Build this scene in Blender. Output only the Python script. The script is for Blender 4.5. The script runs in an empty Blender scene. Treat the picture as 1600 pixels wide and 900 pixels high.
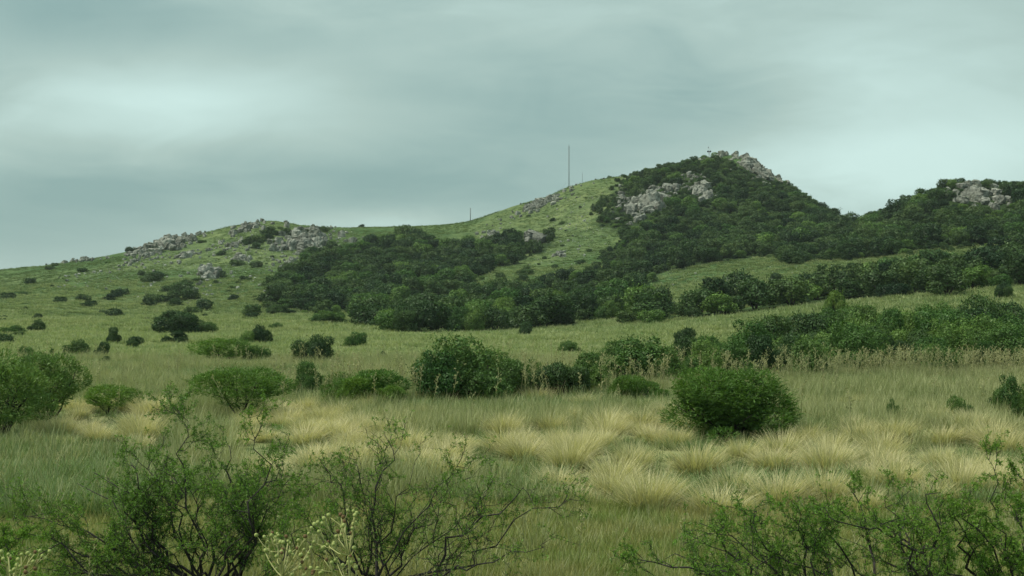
import bpy, math, random
import numpy as np

# ------------------------------------------------------------------ camera, world, light
S = bpy.context.scene
C = S.collection
F, U0, V0, CZ = 1931.0, 800.0, 490.0, 3.0     # focal length / principal point in photo pixels, eye height
cam_d = bpy.data.cameras.new('camera'); cam = bpy.data.objects.new('camera', cam_d); C.objects.link(cam)
cam.location = (0, 0, CZ); cam.rotation_euler = (math.radians(90), 0, 0)
cam_d.sensor_width = 36.0; cam_d.lens = 36.0 * F / 1600.0
cam_d.shift_y = (V0 - 450.0) / 1600.0
cam_d.clip_start = 0.1; cam_d.clip_end = 6000
S.camera = cam
S.view_settings.view_transform = 'Standard'; S.view_settings.look = 'None'
S.view_settings.exposure = 0.60; S.view_settings.gamma = 1.0
S.render.film_transparent = False
S.cycles.use_denoising = True
S.cycles.max_bounces = 6; S.cycles.diffuse_bounces = 3; S.cycles.transmission_bounces = 3
S.cycles.volume_bounces = 0; S.cycles.glossy_bounces = 1
S.cycles.filter_width = 1.5

SUN_EL, SUN_AZ = math.radians(58), math.radians(-105)    # azimuth measured from +Y towards +X
W = bpy.data.worlds.new('World'); S.world = W; W.use_nodes = True


def build_world():
    nt = W.node_tree; N = nt.nodes; L = nt.links
    N.clear()

    def m(op, a, b=None, c=None):
        n = N.new('ShaderNodeMath'); n.operation = op
        for i, x in enumerate((a, b, c)):
            if x is None: continue
            if isinstance(x, (int, float)): n.inputs[i].default_value = x
            else: L.new(x, n.inputs[i])
        return n.outputs[0]
    out = N.new('ShaderNodeOutputWorld'); bg = N.new('ShaderNodeBackground')
    L.new(bg.outputs[0], out.inputs[0])
    sky = N.new('ShaderNodeTexSky'); sky.sky_type = 'NISHITA'; sky.sun_disc = False
    sky.sun_elevation = SUN_EL; sky.sun_rotation = SUN_AZ
    sky.air_density = 1.4; sky.dust_density = 3.0
    tc = N.new('ShaderNodeTexCoord'); sp = N.new('ShaderNodeSeparateXYZ'); L.new(tc.outputs['Generated'], sp.inputs[0])
    x, y, z = sp.outputs
    az = m('ARCTAN2', x, y); el = m('ARCSINE', z)
    mp = N.new('ShaderNodeMapping'); mp.inputs['Scale'].default_value = (1, 1, 3.2); L.new(tc.outputs['Generated'], mp.inputs[0])

    def noise(scale, det, dist, off):
        mp2 = N.new('ShaderNodeVectorMath'); mp2.operation = 'ADD'; mp2.inputs[1].default_value = off; L.new(mp.outputs[0], mp2.inputs[0])
        n = N.new('ShaderNodeTexNoise'); n.inputs['Scale'].default_value = scale; n.inputs['Detail'].default_value = det
        n.inputs['Roughness'].default_value = 0.5; n.inputs['Distortion'].default_value = dist; L.new(mp2.outputs[0], n.inputs['Vector'])
        return n.outputs[0]
    n1 = noise(3.2, 5, .5, (3.1, 1.7, .4)); n2 = noise(9.0, 5, .8, (7.7, 2.2, 5.0))
    f = m('ADD', m('MULTIPLY', m('SUBTRACT', n1, .5), 1.0), m('MULTIPLY', m('SUBTRACT', n2, .5), .40))
    f = m('ADD', f, .47)
    # the cloud banks over the hills: (photo column, row, half-width, half-height, brighter / darker)
    warp = m('MULTIPLY', m('SUBTRACT', n2, .5), .10)
    for (u, v, ru, rv, a) in CLOUDS:
        a0 = math.atan2(u - U0, F); e0 = math.atan2(V0 - v, F)
        dx = m('DIVIDE', m('ADD', m('SUBTRACT', az, a0), warp), ru / F)
        dy = m('DIVIDE', m('ADD', m('SUBTRACT', el, e0), m('MULTIPLY', warp, .35)), rv / F)
        g = m('EXPONENT', m('MULTIPLY', m('ADD', m('MULTIPLY', dx, dx), m('MULTIPLY', dy, dy)), -1.0))
        f = m('ADD', f, m('MULTIPLY', g, a))
    cr = N.new('ShaderNodeValToRGB'); L.new(f, cr.inputs[0])
    e = cr.color_ramp.elements
    e[0].position = 0.0; e[0].color = (*SKY_DARK, 1); e[1].position = 1.0; e[1].color = (*SKY_BRIGHT, 1)
    k = e.new(.5); k.color = (*SKY_MID, 1)
    sk = N.new('ShaderNodeMixRGB'); sk.blend_type = 'MULTIPLY'; sk.inputs[0].default_value = 1
    L.new(sky.outputs[0], sk.inputs[1]); sk.inputs[2].default_value = (.1, .1, .1, 1)
    mx = N.new('ShaderNodeMixRGB'); mx.inputs[0].default_value = .94
    L.new(sk.outputs[0], mx.inputs[1]); L.new(cr.outputs[0], mx.inputs[2])
    L.new(mx.outputs[0], bg.inputs[0]); bg.inputs[1].default_value = 1.0


CLOUDS = [(230, 160, 240, 75, .47), (110, 55, 330, 60, -.36), (520, 285, 420, 60, -.34), (1400, 275, 260, 75, .58),
          (1420, 110, 330, 130, .22), (620, 342, 130, 18, .36), (40, 340, 300, 70, -.42), (820, 160, 330, 110, -.32),
          (1060, 195, 260, 42, -.26), (1000, 20, 260, 50, .08)]
SKY_DARK, SKY_MID, SKY_BRIGHT = (.178, .280, .270), (.287, .391, .362), (.425, .570, .540)
build_world()
sd = bpy.data.lights.new('sun', 'SUN'); sd.energy = 2.3; sd.angle = math.radians(12); sd.color = (1.0, .95, .80)
sun = bpy.data.objects.new('sun', sd); C.objects.link(sun)
from mathutils import Vector
sdir = Vector((math.sin(SUN_AZ) * math.cos(SUN_EL), math.cos(SUN_AZ) * math.cos(SUN_EL), math.sin(SUN_EL)))
sun.rotation_euler = sdir.to_track_quat('Z', 'Y').to_euler()

rng = np.random.default_rng(7)
random.seed(7)

# ------------------------------------------------------------------ helpers


def mesh_np(name, V, F3=None, F4=None, mats=(), mat_idx=None, uv=None, smooth=True, attrs=None):
    """a mesh from arrays: V (n,3), quads F4 (k,4), triangles F3 (j,3), per-vertex uv"""
    me = bpy.data.meshes.new(name)
    F3 = np.zeros((0, 3), np.int32) if F3 is None or len(F3) == 0 else np.asarray(F3, np.int32)
    F4 = np.zeros((0, 4), np.int32) if F4 is None or len(F4) == 0 else np.asarray(F4, np.int32)
    V = np.asarray(V, np.float32)
    loops = np.concatenate([F4.ravel(), F3.ravel()])
    starts = np.concatenate([np.arange(len(F4)) * 4, len(F4) * 4 + np.arange(len(F3)) * 3]).astype(np.int32)
    me.vertices.add(len(V)); me.vertices.foreach_set('co', V.ravel())
    me.loops.add(len(loops)); me.loops.foreach_set('vertex_index', loops.astype(np.int32))
    me.polygons.add(len(starts)); me.polygons.foreach_set('loop_start', starts)
    me.polygons.foreach_set('use_smooth', np.full(len(starts), smooth))
    if mat_idx is not None: me.polygons.foreach_set('material_index', np.asarray(mat_idx, np.int32))
    if uv is not None:
        l = me.uv_layers.new(name='UVMap'); l.data.foreach_set('uv', np.asarray(uv, np.float32)[loops].ravel())
    for k, a in (attrs or {}).items():
        at = me.attributes.new(k, 'FLOAT', 'POINT'); at.data.foreach_set('value', np.asarray(a, np.float32))
    for m_ in mats: me.materials.append(m_)
    me.update(calc_edges=True)
    return me


def link(name, me, parent=None, loc=None, rotz=0, scale=None):
    o = bpy.data.objects.new(name, me); C.objects.link(o)
    if parent is not None: o.parent = parent
    if loc is not None: o.location = loc
    o.rotation_euler = (0, 0, rotz)
    if scale is not None: o.scale = scale
    return o


def tag(o, label=None, cat=None, group=None, kind=None):
    if label: o['label'] = label
    if cat: o['category'] = cat
    if group: o['group'] = group
    if kind: o['kind'] = kind
    return o


class MB:
    """collects vertices, quads and triangles of one mesh"""
    def __init__(s): s.V = []; s.F4 = []; s.F3 = []; s.n = 0; s.uv = []; s.m4 = []; s.m3 = []

    def add(s, V, F4=(), F3=(), uv=None, mat=0):
        V = np.asarray(V, float)
        if len(F4): s.F4.append(np.asarray(F4) + s.n); s.m4 += [mat] * len(F4)
        if len(F3): s.F3.append(np.asarray(F3) + s.n); s.m3 += [mat] * len(F3)
        s.V.append(V); s.uv.append(np.zeros((len(V), 2)) if uv is None else np.asarray(uv)); s.n += len(V)

    def tube(s, pts, rad, sides=5, mat=0, cap=True):
        pts = np.asarray(pts, float); n = len(pts)
        T = np.gradient(pts, axis=0); T /= np.linalg.norm(T, axis=1)[:, None] + 1e-9
        a = np.array((0.31, 0.52, .79)); A = np.cross(T, a); A /= np.linalg.norm(A, axis=1)[:, None] + 1e-9
        B = np.cross(T, A); th = np.arange(sides) * 2 * math.pi / sides
        r = np.broadcast_to(np.asarray(rad, float), (n,))
        V = pts[:, None, :] + r[:, None, None] * (np.cos(th)[None, :, None] * A[:, None, :] + np.sin(th)[None, :, None] * B[:, None, :])
        i = np.arange(n - 1)[:, None] * sides; j = np.arange(sides)[None, :]; k = (j + 1) % sides
        q = np.stack([i + j, i + k, i + sides + k, i + sides + j], -1).reshape(-1, 4)
        s.add(V.reshape(-1, 3), q, mat=mat)
        if cap and sides >= 4:
            e = (n - 1) * sides
            s.F3.append(np.array([(e, e + t, e + t + 1) for t in range(1, sides - 1)]) + s.n - n * sides); s.m3 += [mat] * (sides - 2)

    def mesh(s, name, mats, smooth=True):
        F4 = np.concatenate(s.F4) if s.F4 else None; F3 = np.concatenate(s.F3) if s.F3 else None
        return mesh_np(name, np.concatenate(s.V), F3, F4, mats, s.m4 + s.m3, np.concatenate(s.uv), smooth)


def lattice_noise(x, y, seed, cell):
    """smooth value noise in -1..1"""
    r = np.random.default_rng(seed).random((256, 256)) * 2 - 1
    X = np.asarray(x) / cell; Y = np.asarray(y) / cell
    i = np.floor(X).astype(int); j = np.floor(Y).astype(int); fx = X - i; fy = Y - j
    fx = fx * fx * (3 - 2 * fx); fy = fy * fy * (3 - 2 * fy)
    g = lambda a, b: r[a % 256, b % 256]
    return (g(i, j) * (1 - fx) + g(i + 1, j) * fx) * (1 - fy) + (g(i, j + 1) * (1 - fx) + g(i + 1, j + 1) * fx) * fy


def inside(poly, u, v):
    u = np.asarray(u, float); v = np.asarray(v, float); r = np.zeros(u.shape, bool); n = len(poly)
    for a in range(n):
        (x0, y0), (x1, y1) = poly[a], poly[(a + 1) % n]
        if y0 == y1: continue
        c = ((y0 > v) != (y1 > v)) & (u < (x1 - x0) * (v - y0) / (y1 - y0) + x0); r ^= c
    return r


# ------------------------------------------------------------------ materials


def new_mat(name):
    m = bpy.data.materials.new(name); m.use_nodes = True; m.node_tree.nodes.clear(); return m, m.node_tree.nodes, m.node_tree.links


def mixc(N, L, fac, a, b, mode='MIX'):
    n = N.new('ShaderNodeMixRGB'); n.blend_type = mode
    for i, x in enumerate((fac, a, b)):
        if isinstance(x, (int, float)): n.inputs[i].default_value = x
        elif isinstance(x, tuple): n.inputs[i].default_value = (*x, 1)
        else: L.new(x, n.inputs[i])
    return n.outputs[0]


def ramp(N, L, src, stops):
    r = N.new('ShaderNodeValToRGB'); e = r.color_ramp.elements
    L.new(src, r.inputs[0])
    for i, (p, c) in enumerate(stops):
        k = e[i] if i < 2 else e.new(p)
        k.position = p; k.color = (*c, 1) if isinstance(c, tuple) else (c, c, c, 1)
    return r.outputs[0]


def noise_tex(N, L, vec, scale, detail=4, rough=.55):
    n = N.new('ShaderNodeTexNoise'); n.inputs['Scale'].default_value = scale; n.inputs['Detail'].default_value = detail
    n.inputs['Roughness'].default_value = rough
    if vec is not None: L.new(vec, n.inputs['Vector'])
    return n.outputs[0]


def two_sided(N, L, col, transl, spec=.0):
    d = N.new('ShaderNodeBsdfDiffuse'); t = N.new('ShaderNodeBsdfTranslucent'); L.new(col, d.inputs[0])
    tc = mixc(N, L, 1.0, col, (1.1, 1.15, .6), 'MULTIPLY'); L.new(tc, t.inputs[0])
    mx = N.new('ShaderNodeMixShader'); mx.inputs[0].default_value = transl
    L.new(d.outputs[0], mx.inputs[1]); L.new(t.outputs[0], mx.inputs[2]); s = mx.outputs[0]
    if spec:
        g = N.new('ShaderNodeBsdfGlossy'); g.inputs['Roughness'].default_value = .5; g.inputs[0].default_value = (.8, .85, .8, 1)
        m2 = N.new('ShaderNodeMixShader'); m2.inputs[0].default_value = spec; L.new(s, m2.inputs[1]); L.new(g.outputs[0], m2.inputs[2]); s = m2.outputs[0]
    o = N.new('ShaderNodeOutputMaterial'); L.new(s, o.inputs[0])


def leaf_mat(name, a, b, transl=.25, spec=.02):
    m, N, L = new_mat(name)
    oi = N.new('ShaderNodeObjectInfo'); ge = N.new('ShaderNodeNewGeometry')
    c = mixc(N, L, oi.outputs['Random'], a, b)
    isl = ramp(N, L, ge.outputs['Random Per Island'], [(0, .62), (1, 1.38)])
    c = mixc(N, L, 1.0, c, isl, 'MULTIPLY')
    n = noise_tex(N, L, ge.outputs['Position'], .35, 2)
    c = mixc(N, L, 1.0, c, ramp(N, L, n, [(.3, (.82, .85, .9)), (.7, (1.2, 1.15, 1.0))]), 'MULTIPLY')
    two_sided(N, L, c, transl, spec)
    return m


def blade_mat(name, base, tip, tip2, transl=.3, patch=.12):
    """grass: root to tip colour along the blade, tip colour varying per tuft, per blade and by patch of ground"""
    m, N, L = new_mat(name)
    oi = N.new('ShaderNodeObjectInfo'); ge = N.new('ShaderNodeNewGeometry')
    uv = N.new('ShaderNodeUVMap'); uv.uv_map = 'UVMap'; sp = N.new('ShaderNodeSeparateXYZ'); L.new(uv.outputs[0], sp.inputs[0])
    n = noise_tex(N, L, ge.outputs['Position'], patch, 4)
    ad = N.new('ShaderNodeMath'); ad.operation = 'ADD'; L.new(n, ad.inputs[0])
    m2 = N.new('ShaderNodeMath'); m2.operation = 'MULTIPLY_ADD'; L.new(oi.outputs['Random'], m2.inputs[0]); m2.inputs[1].default_value = .35; m2.inputs[2].default_value = -.17
    L.new(m2.outputs[0], ad.inputs[1])
    f = ramp(N, L, ad.outputs[0], [(.32, 0.0), (.68, 1.0)])
    t = mixc(N, L, f, tip, tip2)
    c = mixc(N, L, ramp(N, L, sp.outputs[1], [(.05, 0.0), (.65, 1.0)]), base, t)
    c = mixc(N, L, 1.0, c, ramp(N, L, ge.outputs['Random Per Island'], [(0, .7), (1, 1.3)]), 'MULTIPLY')
    two_sided(N, L, c, transl, .02)
    return m


def bark_mat(name, a, b, scale=6):
    m, N, L = new_mat(name)
    tc = N.new('ShaderNodeTexCoord')
    n = noise_tex(N, L, tc.outputs['Object'], scale, 5)
    d = N.new('ShaderNodeBsdfDiffuse'); L.new(ramp(N, L, n, [(.3, a), (.7, b)]), d.inputs[0])
    o = N.new('ShaderNodeOutputMaterial'); L.new(d.outputs[0], o.inputs[0]); return m


def rock_mat(name='limestone', gain=1.0):
    m, N, L = new_mat(name)
    tc = N.new('ShaderNodeTexCoord'); oi = N.new('ShaderNodeObjectInfo'); ge = N.new('ShaderNodeNewGeometry')
    n = noise_tex(N, L, ge.outputs['Position'], 1.1, 6, .65); n2 = noise_tex(N, L, ge.outputs['Position'], .35, 3)
    c = ramp(N, L, n, [(.32, (.05, .055, .047)), (.45, (.21, .22, .19)), (.70, (.42, .425, .375))])
    c = mixc(N, L, 1.0, c, ramp(N, L, oi.outputs['Random'], [(0, .62 * gain), (1, 1.2 * gain)]), 'MULTIPLY')
    c = mixc(N, L, ramp(N, L, n2, [(.5, 0.0), (.75, .45)]), c, (.13, .15, .10))
    b = N.new('ShaderNodeBump'); b.inputs['Strength'].default_value = .8; b.inputs['Distance'].default_value = .5; L.new(n, b.inputs['Height'])
    d = N.new('ShaderNodeBsdfDiffuse'); L.new(c, d.inputs[0]); L.new(b.outputs[0], d.inputs['Normal'])
    o = N.new('ShaderNodeOutputMaterial'); L.new(d.outputs[0], o.inputs[0]); return m


def plain_mat(name, col, rough=.6, metal=0):
    m, N, L = new_mat(name)
    p = N.new('ShaderNodeBsdfPrincipled'); p.inputs['Roughness'].default_value = rough; p.inputs['Metallic'].default_value = metal
    tc = N.new('ShaderNodeTexCoord'); n = noise_tex(N, L, tc.outputs['Object'], 3, 4)
    L.new(ramp(N, L, n, [(.3, tuple(x * .75 for x in col)), (.7, col)]), p.inputs[0])
    o = N.new('ShaderNodeOutputMaterial'); L.new(p.outputs[0], o.inputs[0]); return m


def ground_mat():
    """turf, straw and leaf litter, mixed by what grows where (attributes straw, wood, lush) and mottled"""
    m, N, L = new_mat('hill_turf')
    ge = N.new('ShaderNodeNewGeometry'); P = ge.outputs['Position']

    def attr(k):
        a = N.new('ShaderNodeAttribute'); a.attribute_name = k; return a.outputs['Fac']
    n1 = noise_tex(N, L, P, .035, 5, .6); n2 = noise_tex(N, L, P, .22, 5, .65); n3 = noise_tex(N, L, P, 1.3, 5, .7)
    turf = mixc(N, L, ramp(N, L, n1, [(.35, 0.0), (.65, 1.0)]), (.062, .118, .046), (.108, .160, .064))
    straw = mixc(N, L, ramp(N, L, n2, [(.35, 0.0), (.65, 1.0)]), (.190, .225, .105), (.270, .285, .140))
    c = mixc(N, L, attr('straw'), turf, straw)
    c = mixc(N, L, attr('lush'), c, (.120, .155, .052))
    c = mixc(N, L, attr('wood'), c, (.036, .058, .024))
    c = mixc(N, L, 1.0, c, ramp(N, L, n2, [(.28, (.50, .58, .52)), (.5, (1, 1, 1)), (.72, (1.3, 1.24, 1.15))]), 'MULTIPLY')
    c = mixc(N, L, 1.0, c, ramp(N, L, n3, [(.3, (.5, .56, .52)), (.5, (1, 1, 1)), (.7, (1.4, 1.34, 1.3))]), 'MULTIPLY')
    b = N.new('ShaderNodeBump'); b.inputs['Strength'].default_value = .7; b.inputs['Distance'].default_value = .6; L.new(n3, b.inputs['Height'])
    d = N.new('ShaderNodeBsdfDiffuse'); L.new(c, d.inputs[0]); L.new(b.outputs[0], d.inputs['Normal'])
    o = N.new('ShaderNodeOutputMaterial'); L.new(d.outputs[0], o.inputs[0]); return m


M = dict(
    leaf_dark=leaf_mat('dark_leaf', (.028, .066, .026), (.072, .130, .042)),
    leaf_mid=leaf_mat('mid_leaf', (.052, .125, .032), (.135, .225, .058)),
    leaf_lime=leaf_mat('lime_leaf', (.095, .165, .035), (.120, .190, .045)),
    leaf_wood=leaf_mat('wood_leaf', (.020, .050, .022), (.085, .140, .046), .2),
    leaf_feather=leaf_mat('feather_leaf', (.072, .160, .032), (.120, .215, .044), .33),
    leaf_acacia=leaf_mat('acacia_leaf', (.115, .230, .038), (.160, .285, .050), .42),
    bark=bark_mat('dark_bark', (.022, .020, .017), (.065, .058, .050), 9),
    twig=bark_mat('grey_twig', (.030, .027, .026), (.085, .078, .075), 30),
    grass_short=blade_mat('short_grass', (.105, .145, .038), (.185, .265, .062), (.375, .345, .140), .3, .7),
    grass_green=blade_mat('lush_grass', (.070, .120, .038), (.150, .235, .085), (.210, .280, .120)),
    grass_meadow=blade_mat('meadow_grass', (.120, .155, .060), (.270, .310, .140), (.410, .410, .220)),
    grass_straw=blade_mat('feather_grass', (.080, .120, .040), (.645, .590, .360), (.560, .515, .290), .35),
    grass_far=blade_mat('far_grass', (.140, .192, .074), (.275, .345, .146), (.392, .425, .208)),
    grass_hill=blade_mat('hill_grass', (.078, .130, .046), (.138, .206, .074), (.192, .245, .100), .3, .05),
    stalk=blade_mat('pale_stalk', (.110, .140, .050), (.290, .310, .150), (.370, .360, .185)),
    rock=rock_mat(), pale_rock=rock_mat('pale_limestone', 1.45), ground=ground_mat(),
    metal=plain_mat('grey_steel', (.12, .16, .16), .5), drum=plain_mat('dark_drum', (.03, .04, .05), .4), white=plain_mat('pale_steel', (.42, .43, .42), .5),
    thistle=blade_mat('thistle_stem', (.30, .33, .13), (.36, .37, .15), (.42, .41, .19), .15), head=plain_mat('thistle_head', (.36, .41, .13), .8),
    dry_head=plain_mat('dry_thistle_head', (.16, .10, .04), .9),
)

# ------------------------------------------------------------------ terrain
RIDGE = [(-900, 490), (-300, 446), (0, 420), (60, 414), (100, 409), (150, 401), (200, 391), (250, 377), (300, 369), (330, 360), (360, 352), (400, 345), (430, 343), (470, 349), (510, 353),
         (560, 353), (640, 351), (700, 348), (735, 343), (770, 331), (800, 321), (850, 306), (890, 289), (920, 280), (955, 275), (985, 272), (1010, 266), (1050, 258), (1100, 246), (1135, 238),
         (1160, 240), (1180, 251), (1205, 266), (1230, 286), (1260, 309), (1300, 335), (1325, 347), (1350, 340), (1400, 322), (1450, 300), (1480, 286), (1510, 284), (1560, 286), (1600, 288), (1900, 340), (2400, 490)]
TAB = {
    -900: [(110, 545), (160, 525), (220, 510), (290, 500), (350, 495), 420], -300: [(110, 541), (160, 514), (220, 494), (290, 471), (350, 457), 420],
    0: [(110, 541), (160, 513), (220, 492), (290, 465), (350, 442), 430], 200: [(110, 541), (160, 514), (220, 492), (290, 462), (350, 430), 420],
    400: [(110, 541), (160, 515), (220, 495), (290, 462), (350, 412), 420], 560: [(110, 541), (160, 516), (220, 497), (290, 468), (350, 420), 450],
    735: [(110, 541), (160, 517), (220, 494), (290, 455), (350, 412), 460], 890: [(110, 539), (160, 514), (220, 488), (290, 448), (350, 402), 450],
    1000: [(110, 536), (160, 505), (220, 476), (290, 438), (350, 390), 450], 1140: [(110, 531), (160, 492), (220, 462), (290, 420), (350, 366), 450],
    1230: [(110, 528), (160, 484), (220, 450), (290, 405), (350, 362), 440], 1325: [(110, 525), (160, 477), (220, 440), (280, 398), (330, 372), 400],
    1400: [(110, 520), (160, 468), (210, 432), (260, 398), (300, 368), 350], 1480: [(110, 515), (155, 460), (195, 430), (240, 400), (280, 366), 335],
    1600: [(110, 510), (150, 450), (190, 425), (230, 398), (270, 368), 330], 1900: [(110, 510), (150, 460), (190, 440), (230, 420), (270, 400), 330],
    2400: [(110, 545), (150, 525), (190, 512), (230, 504), (270, 498), 330],
}
GU = np.arange(-900, 2401, 5.0); GD = np.concatenate([np.linspace(0, 2, 4)[:-1], np.geomspace(2, 4000, 620)])


def build_grid():
    cu = sorted(TAB); A = np.zeros((len(cu), 14)); Z = np.zeros((len(cu), 14))
    for i, u in enumerate(cu):
        row = TAB[u]; rd = row[5]; rv = np.interp(u, *zip(*RIDGE))
        D = [0, 2, 5, 9, 13, 30, 70] + [d for d, _ in row[:5]] + [rd]
        z = [1.35, 1.3, 1.0, .32, 0, .02, .03] + [CZ + (V0 - v) / F * d for d, v in row[:5]] + [0]
        A[i, :13] = D; A[i, 13] = rd + 420; Z[i, :13] = z
    out = np.zeros((len(GU), len(GD)))
    rD = np.interp(GU, cu, A[:, 12]); rz = CZ + (V0 - np.interp(GU, *zip(*RIDGE))) / F * rD
    for i, u in enumerate(GU):
        d = np.array([np.interp(u, cu, A[:, k]) for k in range(13)]); z = np.array([np.interp(u, cu, Z[:, k]) for k in range(13)])
        z[12] = rz[i]
        d = np.concatenate([d, [rD[i] + 25, rD[i] + 90, rD[i] + 420, 5000]]); z = np.concatenate([z, [rz[i] * .985 - .4, rz[i] * .8, min(rz[i] * .15, 4), 0]])
        out[i] = np.interp(GD, d, z)
    # smooth along both axes, less across the ridge so that its outline stays
    def sm(a, k, ax):
        w = np.hanning(k + 2)[1:-1]; w /= w.sum(); p = k // 2
        pad = [(0, 0), (0, 0)]; pad[ax] = (p, p); b = np.pad(a, pad, 'edge')
        return np.apply_along_axis(lambda r: np.convolve(r, w, 'valid'), ax, b)
    s = sm(sm(out, 13, 1), 5, 0); s2 = sm(out, 5, 1)
    w = np.exp(-((GD[None, :] - rD[:, None]) / 22.0) ** 2)
    out = s * (1 - w) + s2 * w
    th = np.arctan((GU - U0) / F)
    X = np.tan(th)[:, None] * GD[None, :]; Y = np.broadcast_to(GD[None, :], X.shape)
    far = np.clip((GD - 90) / 150, 0, 1)[None, :] * np.clip((1200 - GD) / 500, 0, 1)[None, :]
    near = np.clip((GD - 12) / 20, 0, 1)[None, :]
    out = out + far * (1 - .75 * w) * (1.1 * lattice_noise(X, Y, 3, 38) + .5 * lattice_noise(X, Y, 4, 15)) + .10 * near * lattice_noise(X, Y, 5, 5) + .2 * far * lattice_noise(X, Y, 6, 5)
    return out


GZ = build_grid()
LG = np.arange(len(GD))


def height(x, y):
    x = np.asarray(x, float); y = np.asarray(y, float)
    u = U0 + F * x / np.maximum(y, 1e-3); i = np.clip((u - GU[0]) / 5.0, 0, len(GU) - 1.001); j = np.clip(np.interp(y, GD, LG), 0, len(GD) - 1.001)
    a = i.astype(int); b = j.astype(int); fa = i - a; fb = j - b
    return (GZ[a, b] * (1 - fa) + GZ[a + 1, b] * fa) * (1 - fb) + (GZ[a, b + 1] * (1 - fa) + GZ[a + 1, b + 1] * fa) * fb


GV = V0 - (GZ - CZ) * F / np.maximum(GD, .5)[None, :]


def ground_at(u, v, dmin=11.0):
    """the point of the ground that a photo pixel shows (the first one the ray meets)"""
    i = int(np.clip(round((u - GU[0]) / 5.0), 0, len(GU) - 1)); col = GV[i]
    k0 = int(np.searchsorted(GD, dmin)); h = np.nonzero(col[k0:] <= v)[0]
    if len(h):
        k = k0 + h[0]; a, b = col[k - 1], col[k]; t = 0 if a == b else np.clip((a - v) / (a - b), 0, 1); D = GD[k - 1] + t * (GD[k] - GD[k - 1])
    else:
        kk = k0 + int(np.argmin(np.where(GD[k0:] < 520, col[k0:], 1e9))); D = GD[kk]
    x = (u - U0) / F * D
    return np.array((x, D, float(height(x, D))))


def project(x, y, z):
    return U0 + F * x / y, V0 - F * (z - CZ) / y


def visible_mask(x, y, z, slack=3):
    """points of ground not hidden behind nearer ground"""
    u, v = project(x, y, z); i = np.clip(np.round((u - GU[0]) / 5).astype(int), 0, len(GU) - 1)
    cm = np.minimum.accumulate(np.where(GD[None, :] > 11, GV, 1e9), axis=1)
    j = np.clip(np.searchsorted(GD, y) - 1, 0, len(GD) - 1)
    return v <= cm[i, j] + slack


# what grows where, outlined on the hillside as the photograph shows it (column, row)
WOODS = {
    'central': [(418, 482), (425, 455), (440, 440), (480, 418), (520, 400), (580, 388), (640, 378), (720, 388), (755, 375), (850, 368), (866, 382), (830, 396), (772, 410), (738, 434), (700, 462), (600, 487), (500, 486)],
    'dome': [(940, 345), (952, 310), (975, 280), (1000, 268), (1050, 256), (1110, 246), (1150, 258), (1190, 275), (1230, 290), (1262, 310), (1300, 336), (1325, 350), (1300, 370), (1215, 398), (1100, 413), (1000, 432), (960, 447), (922, 446), (928, 430), (946, 412), (963, 390), (972, 364)],
    'right': [(1320, 350), (1350, 341), (1400, 322), (1450, 300), (1490, 284), (1600, 284), (1800, 300), (1850, 400), (1600, 378), (1500, 386), (1380, 398), (1230, 410), (1212, 400), (1290, 372)],
    'valley': [(590, 496), (700, 486), (765, 462), (860, 444), (960, 447), (1035, 438), (985, 466), (945, 492), (880, 507), (800, 514), (700, 518), (610, 520), (560, 505)],
    'belt': [(960, 502), (1050, 494), (1150, 484), (1230, 466), (1300, 453), (1400, 440), (1470, 420), (1600, 398), (1800, 390), (1800, 430), (1600, 446), (1400, 466), (1270, 477), (1150, 493), (1000, 505)],
    'front': [(1045, 578), (1180, 564), (1285, 548), (1400, 540), (1600, 538), (1750, 532), (1750, 594), (1600, 594), (1400, 594), (1200, 596), (1060, 596)],
}
STRAW_FAR = [(-900, 590), (-900, 515), (0, 505), (200, 497), (420, 495), (620, 520), (820, 525), (1000, 520), (1280, 500), (1280, 520), (1050, 545), (1000, 600), (2400, 600), (2400, 950), (-900, 950)]


def paint():
    th_in = np.arctan((GU - U0) / F)
    X = np.tan(th_in)[:, None] * GD[None, :]; U = np.broadcast_to(GU[:, None], X.shape)
    Y = np.broadcast_to(GD[None, :], X.shape)
    jx = 14 * lattice_noise(X, Y, 21, 14) + 6 * lattice_noise(X, Y, 22, 5); jv = 5 * lattice_noise(X, Y, 23, 14)
    wood = np.zeros(X.shape, bool); Uj, Vj = U + jx, GV + jv
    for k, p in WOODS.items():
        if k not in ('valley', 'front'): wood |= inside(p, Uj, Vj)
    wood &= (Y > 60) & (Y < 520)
    straw = np.where(Y < 260, inside(STRAW_FAR, Uj, Vj) * 1.0, 0.0)
    straw = np.maximum(straw, np.clip((lattice_noise(X, Y, 24, 45) + .1) * .5, 0, .3) * (Y > 120))
    lush = ((GV > 672) & (U < 270)) | (GV > 800)
    return straw, wood * 1.0, lush * 1.0


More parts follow.
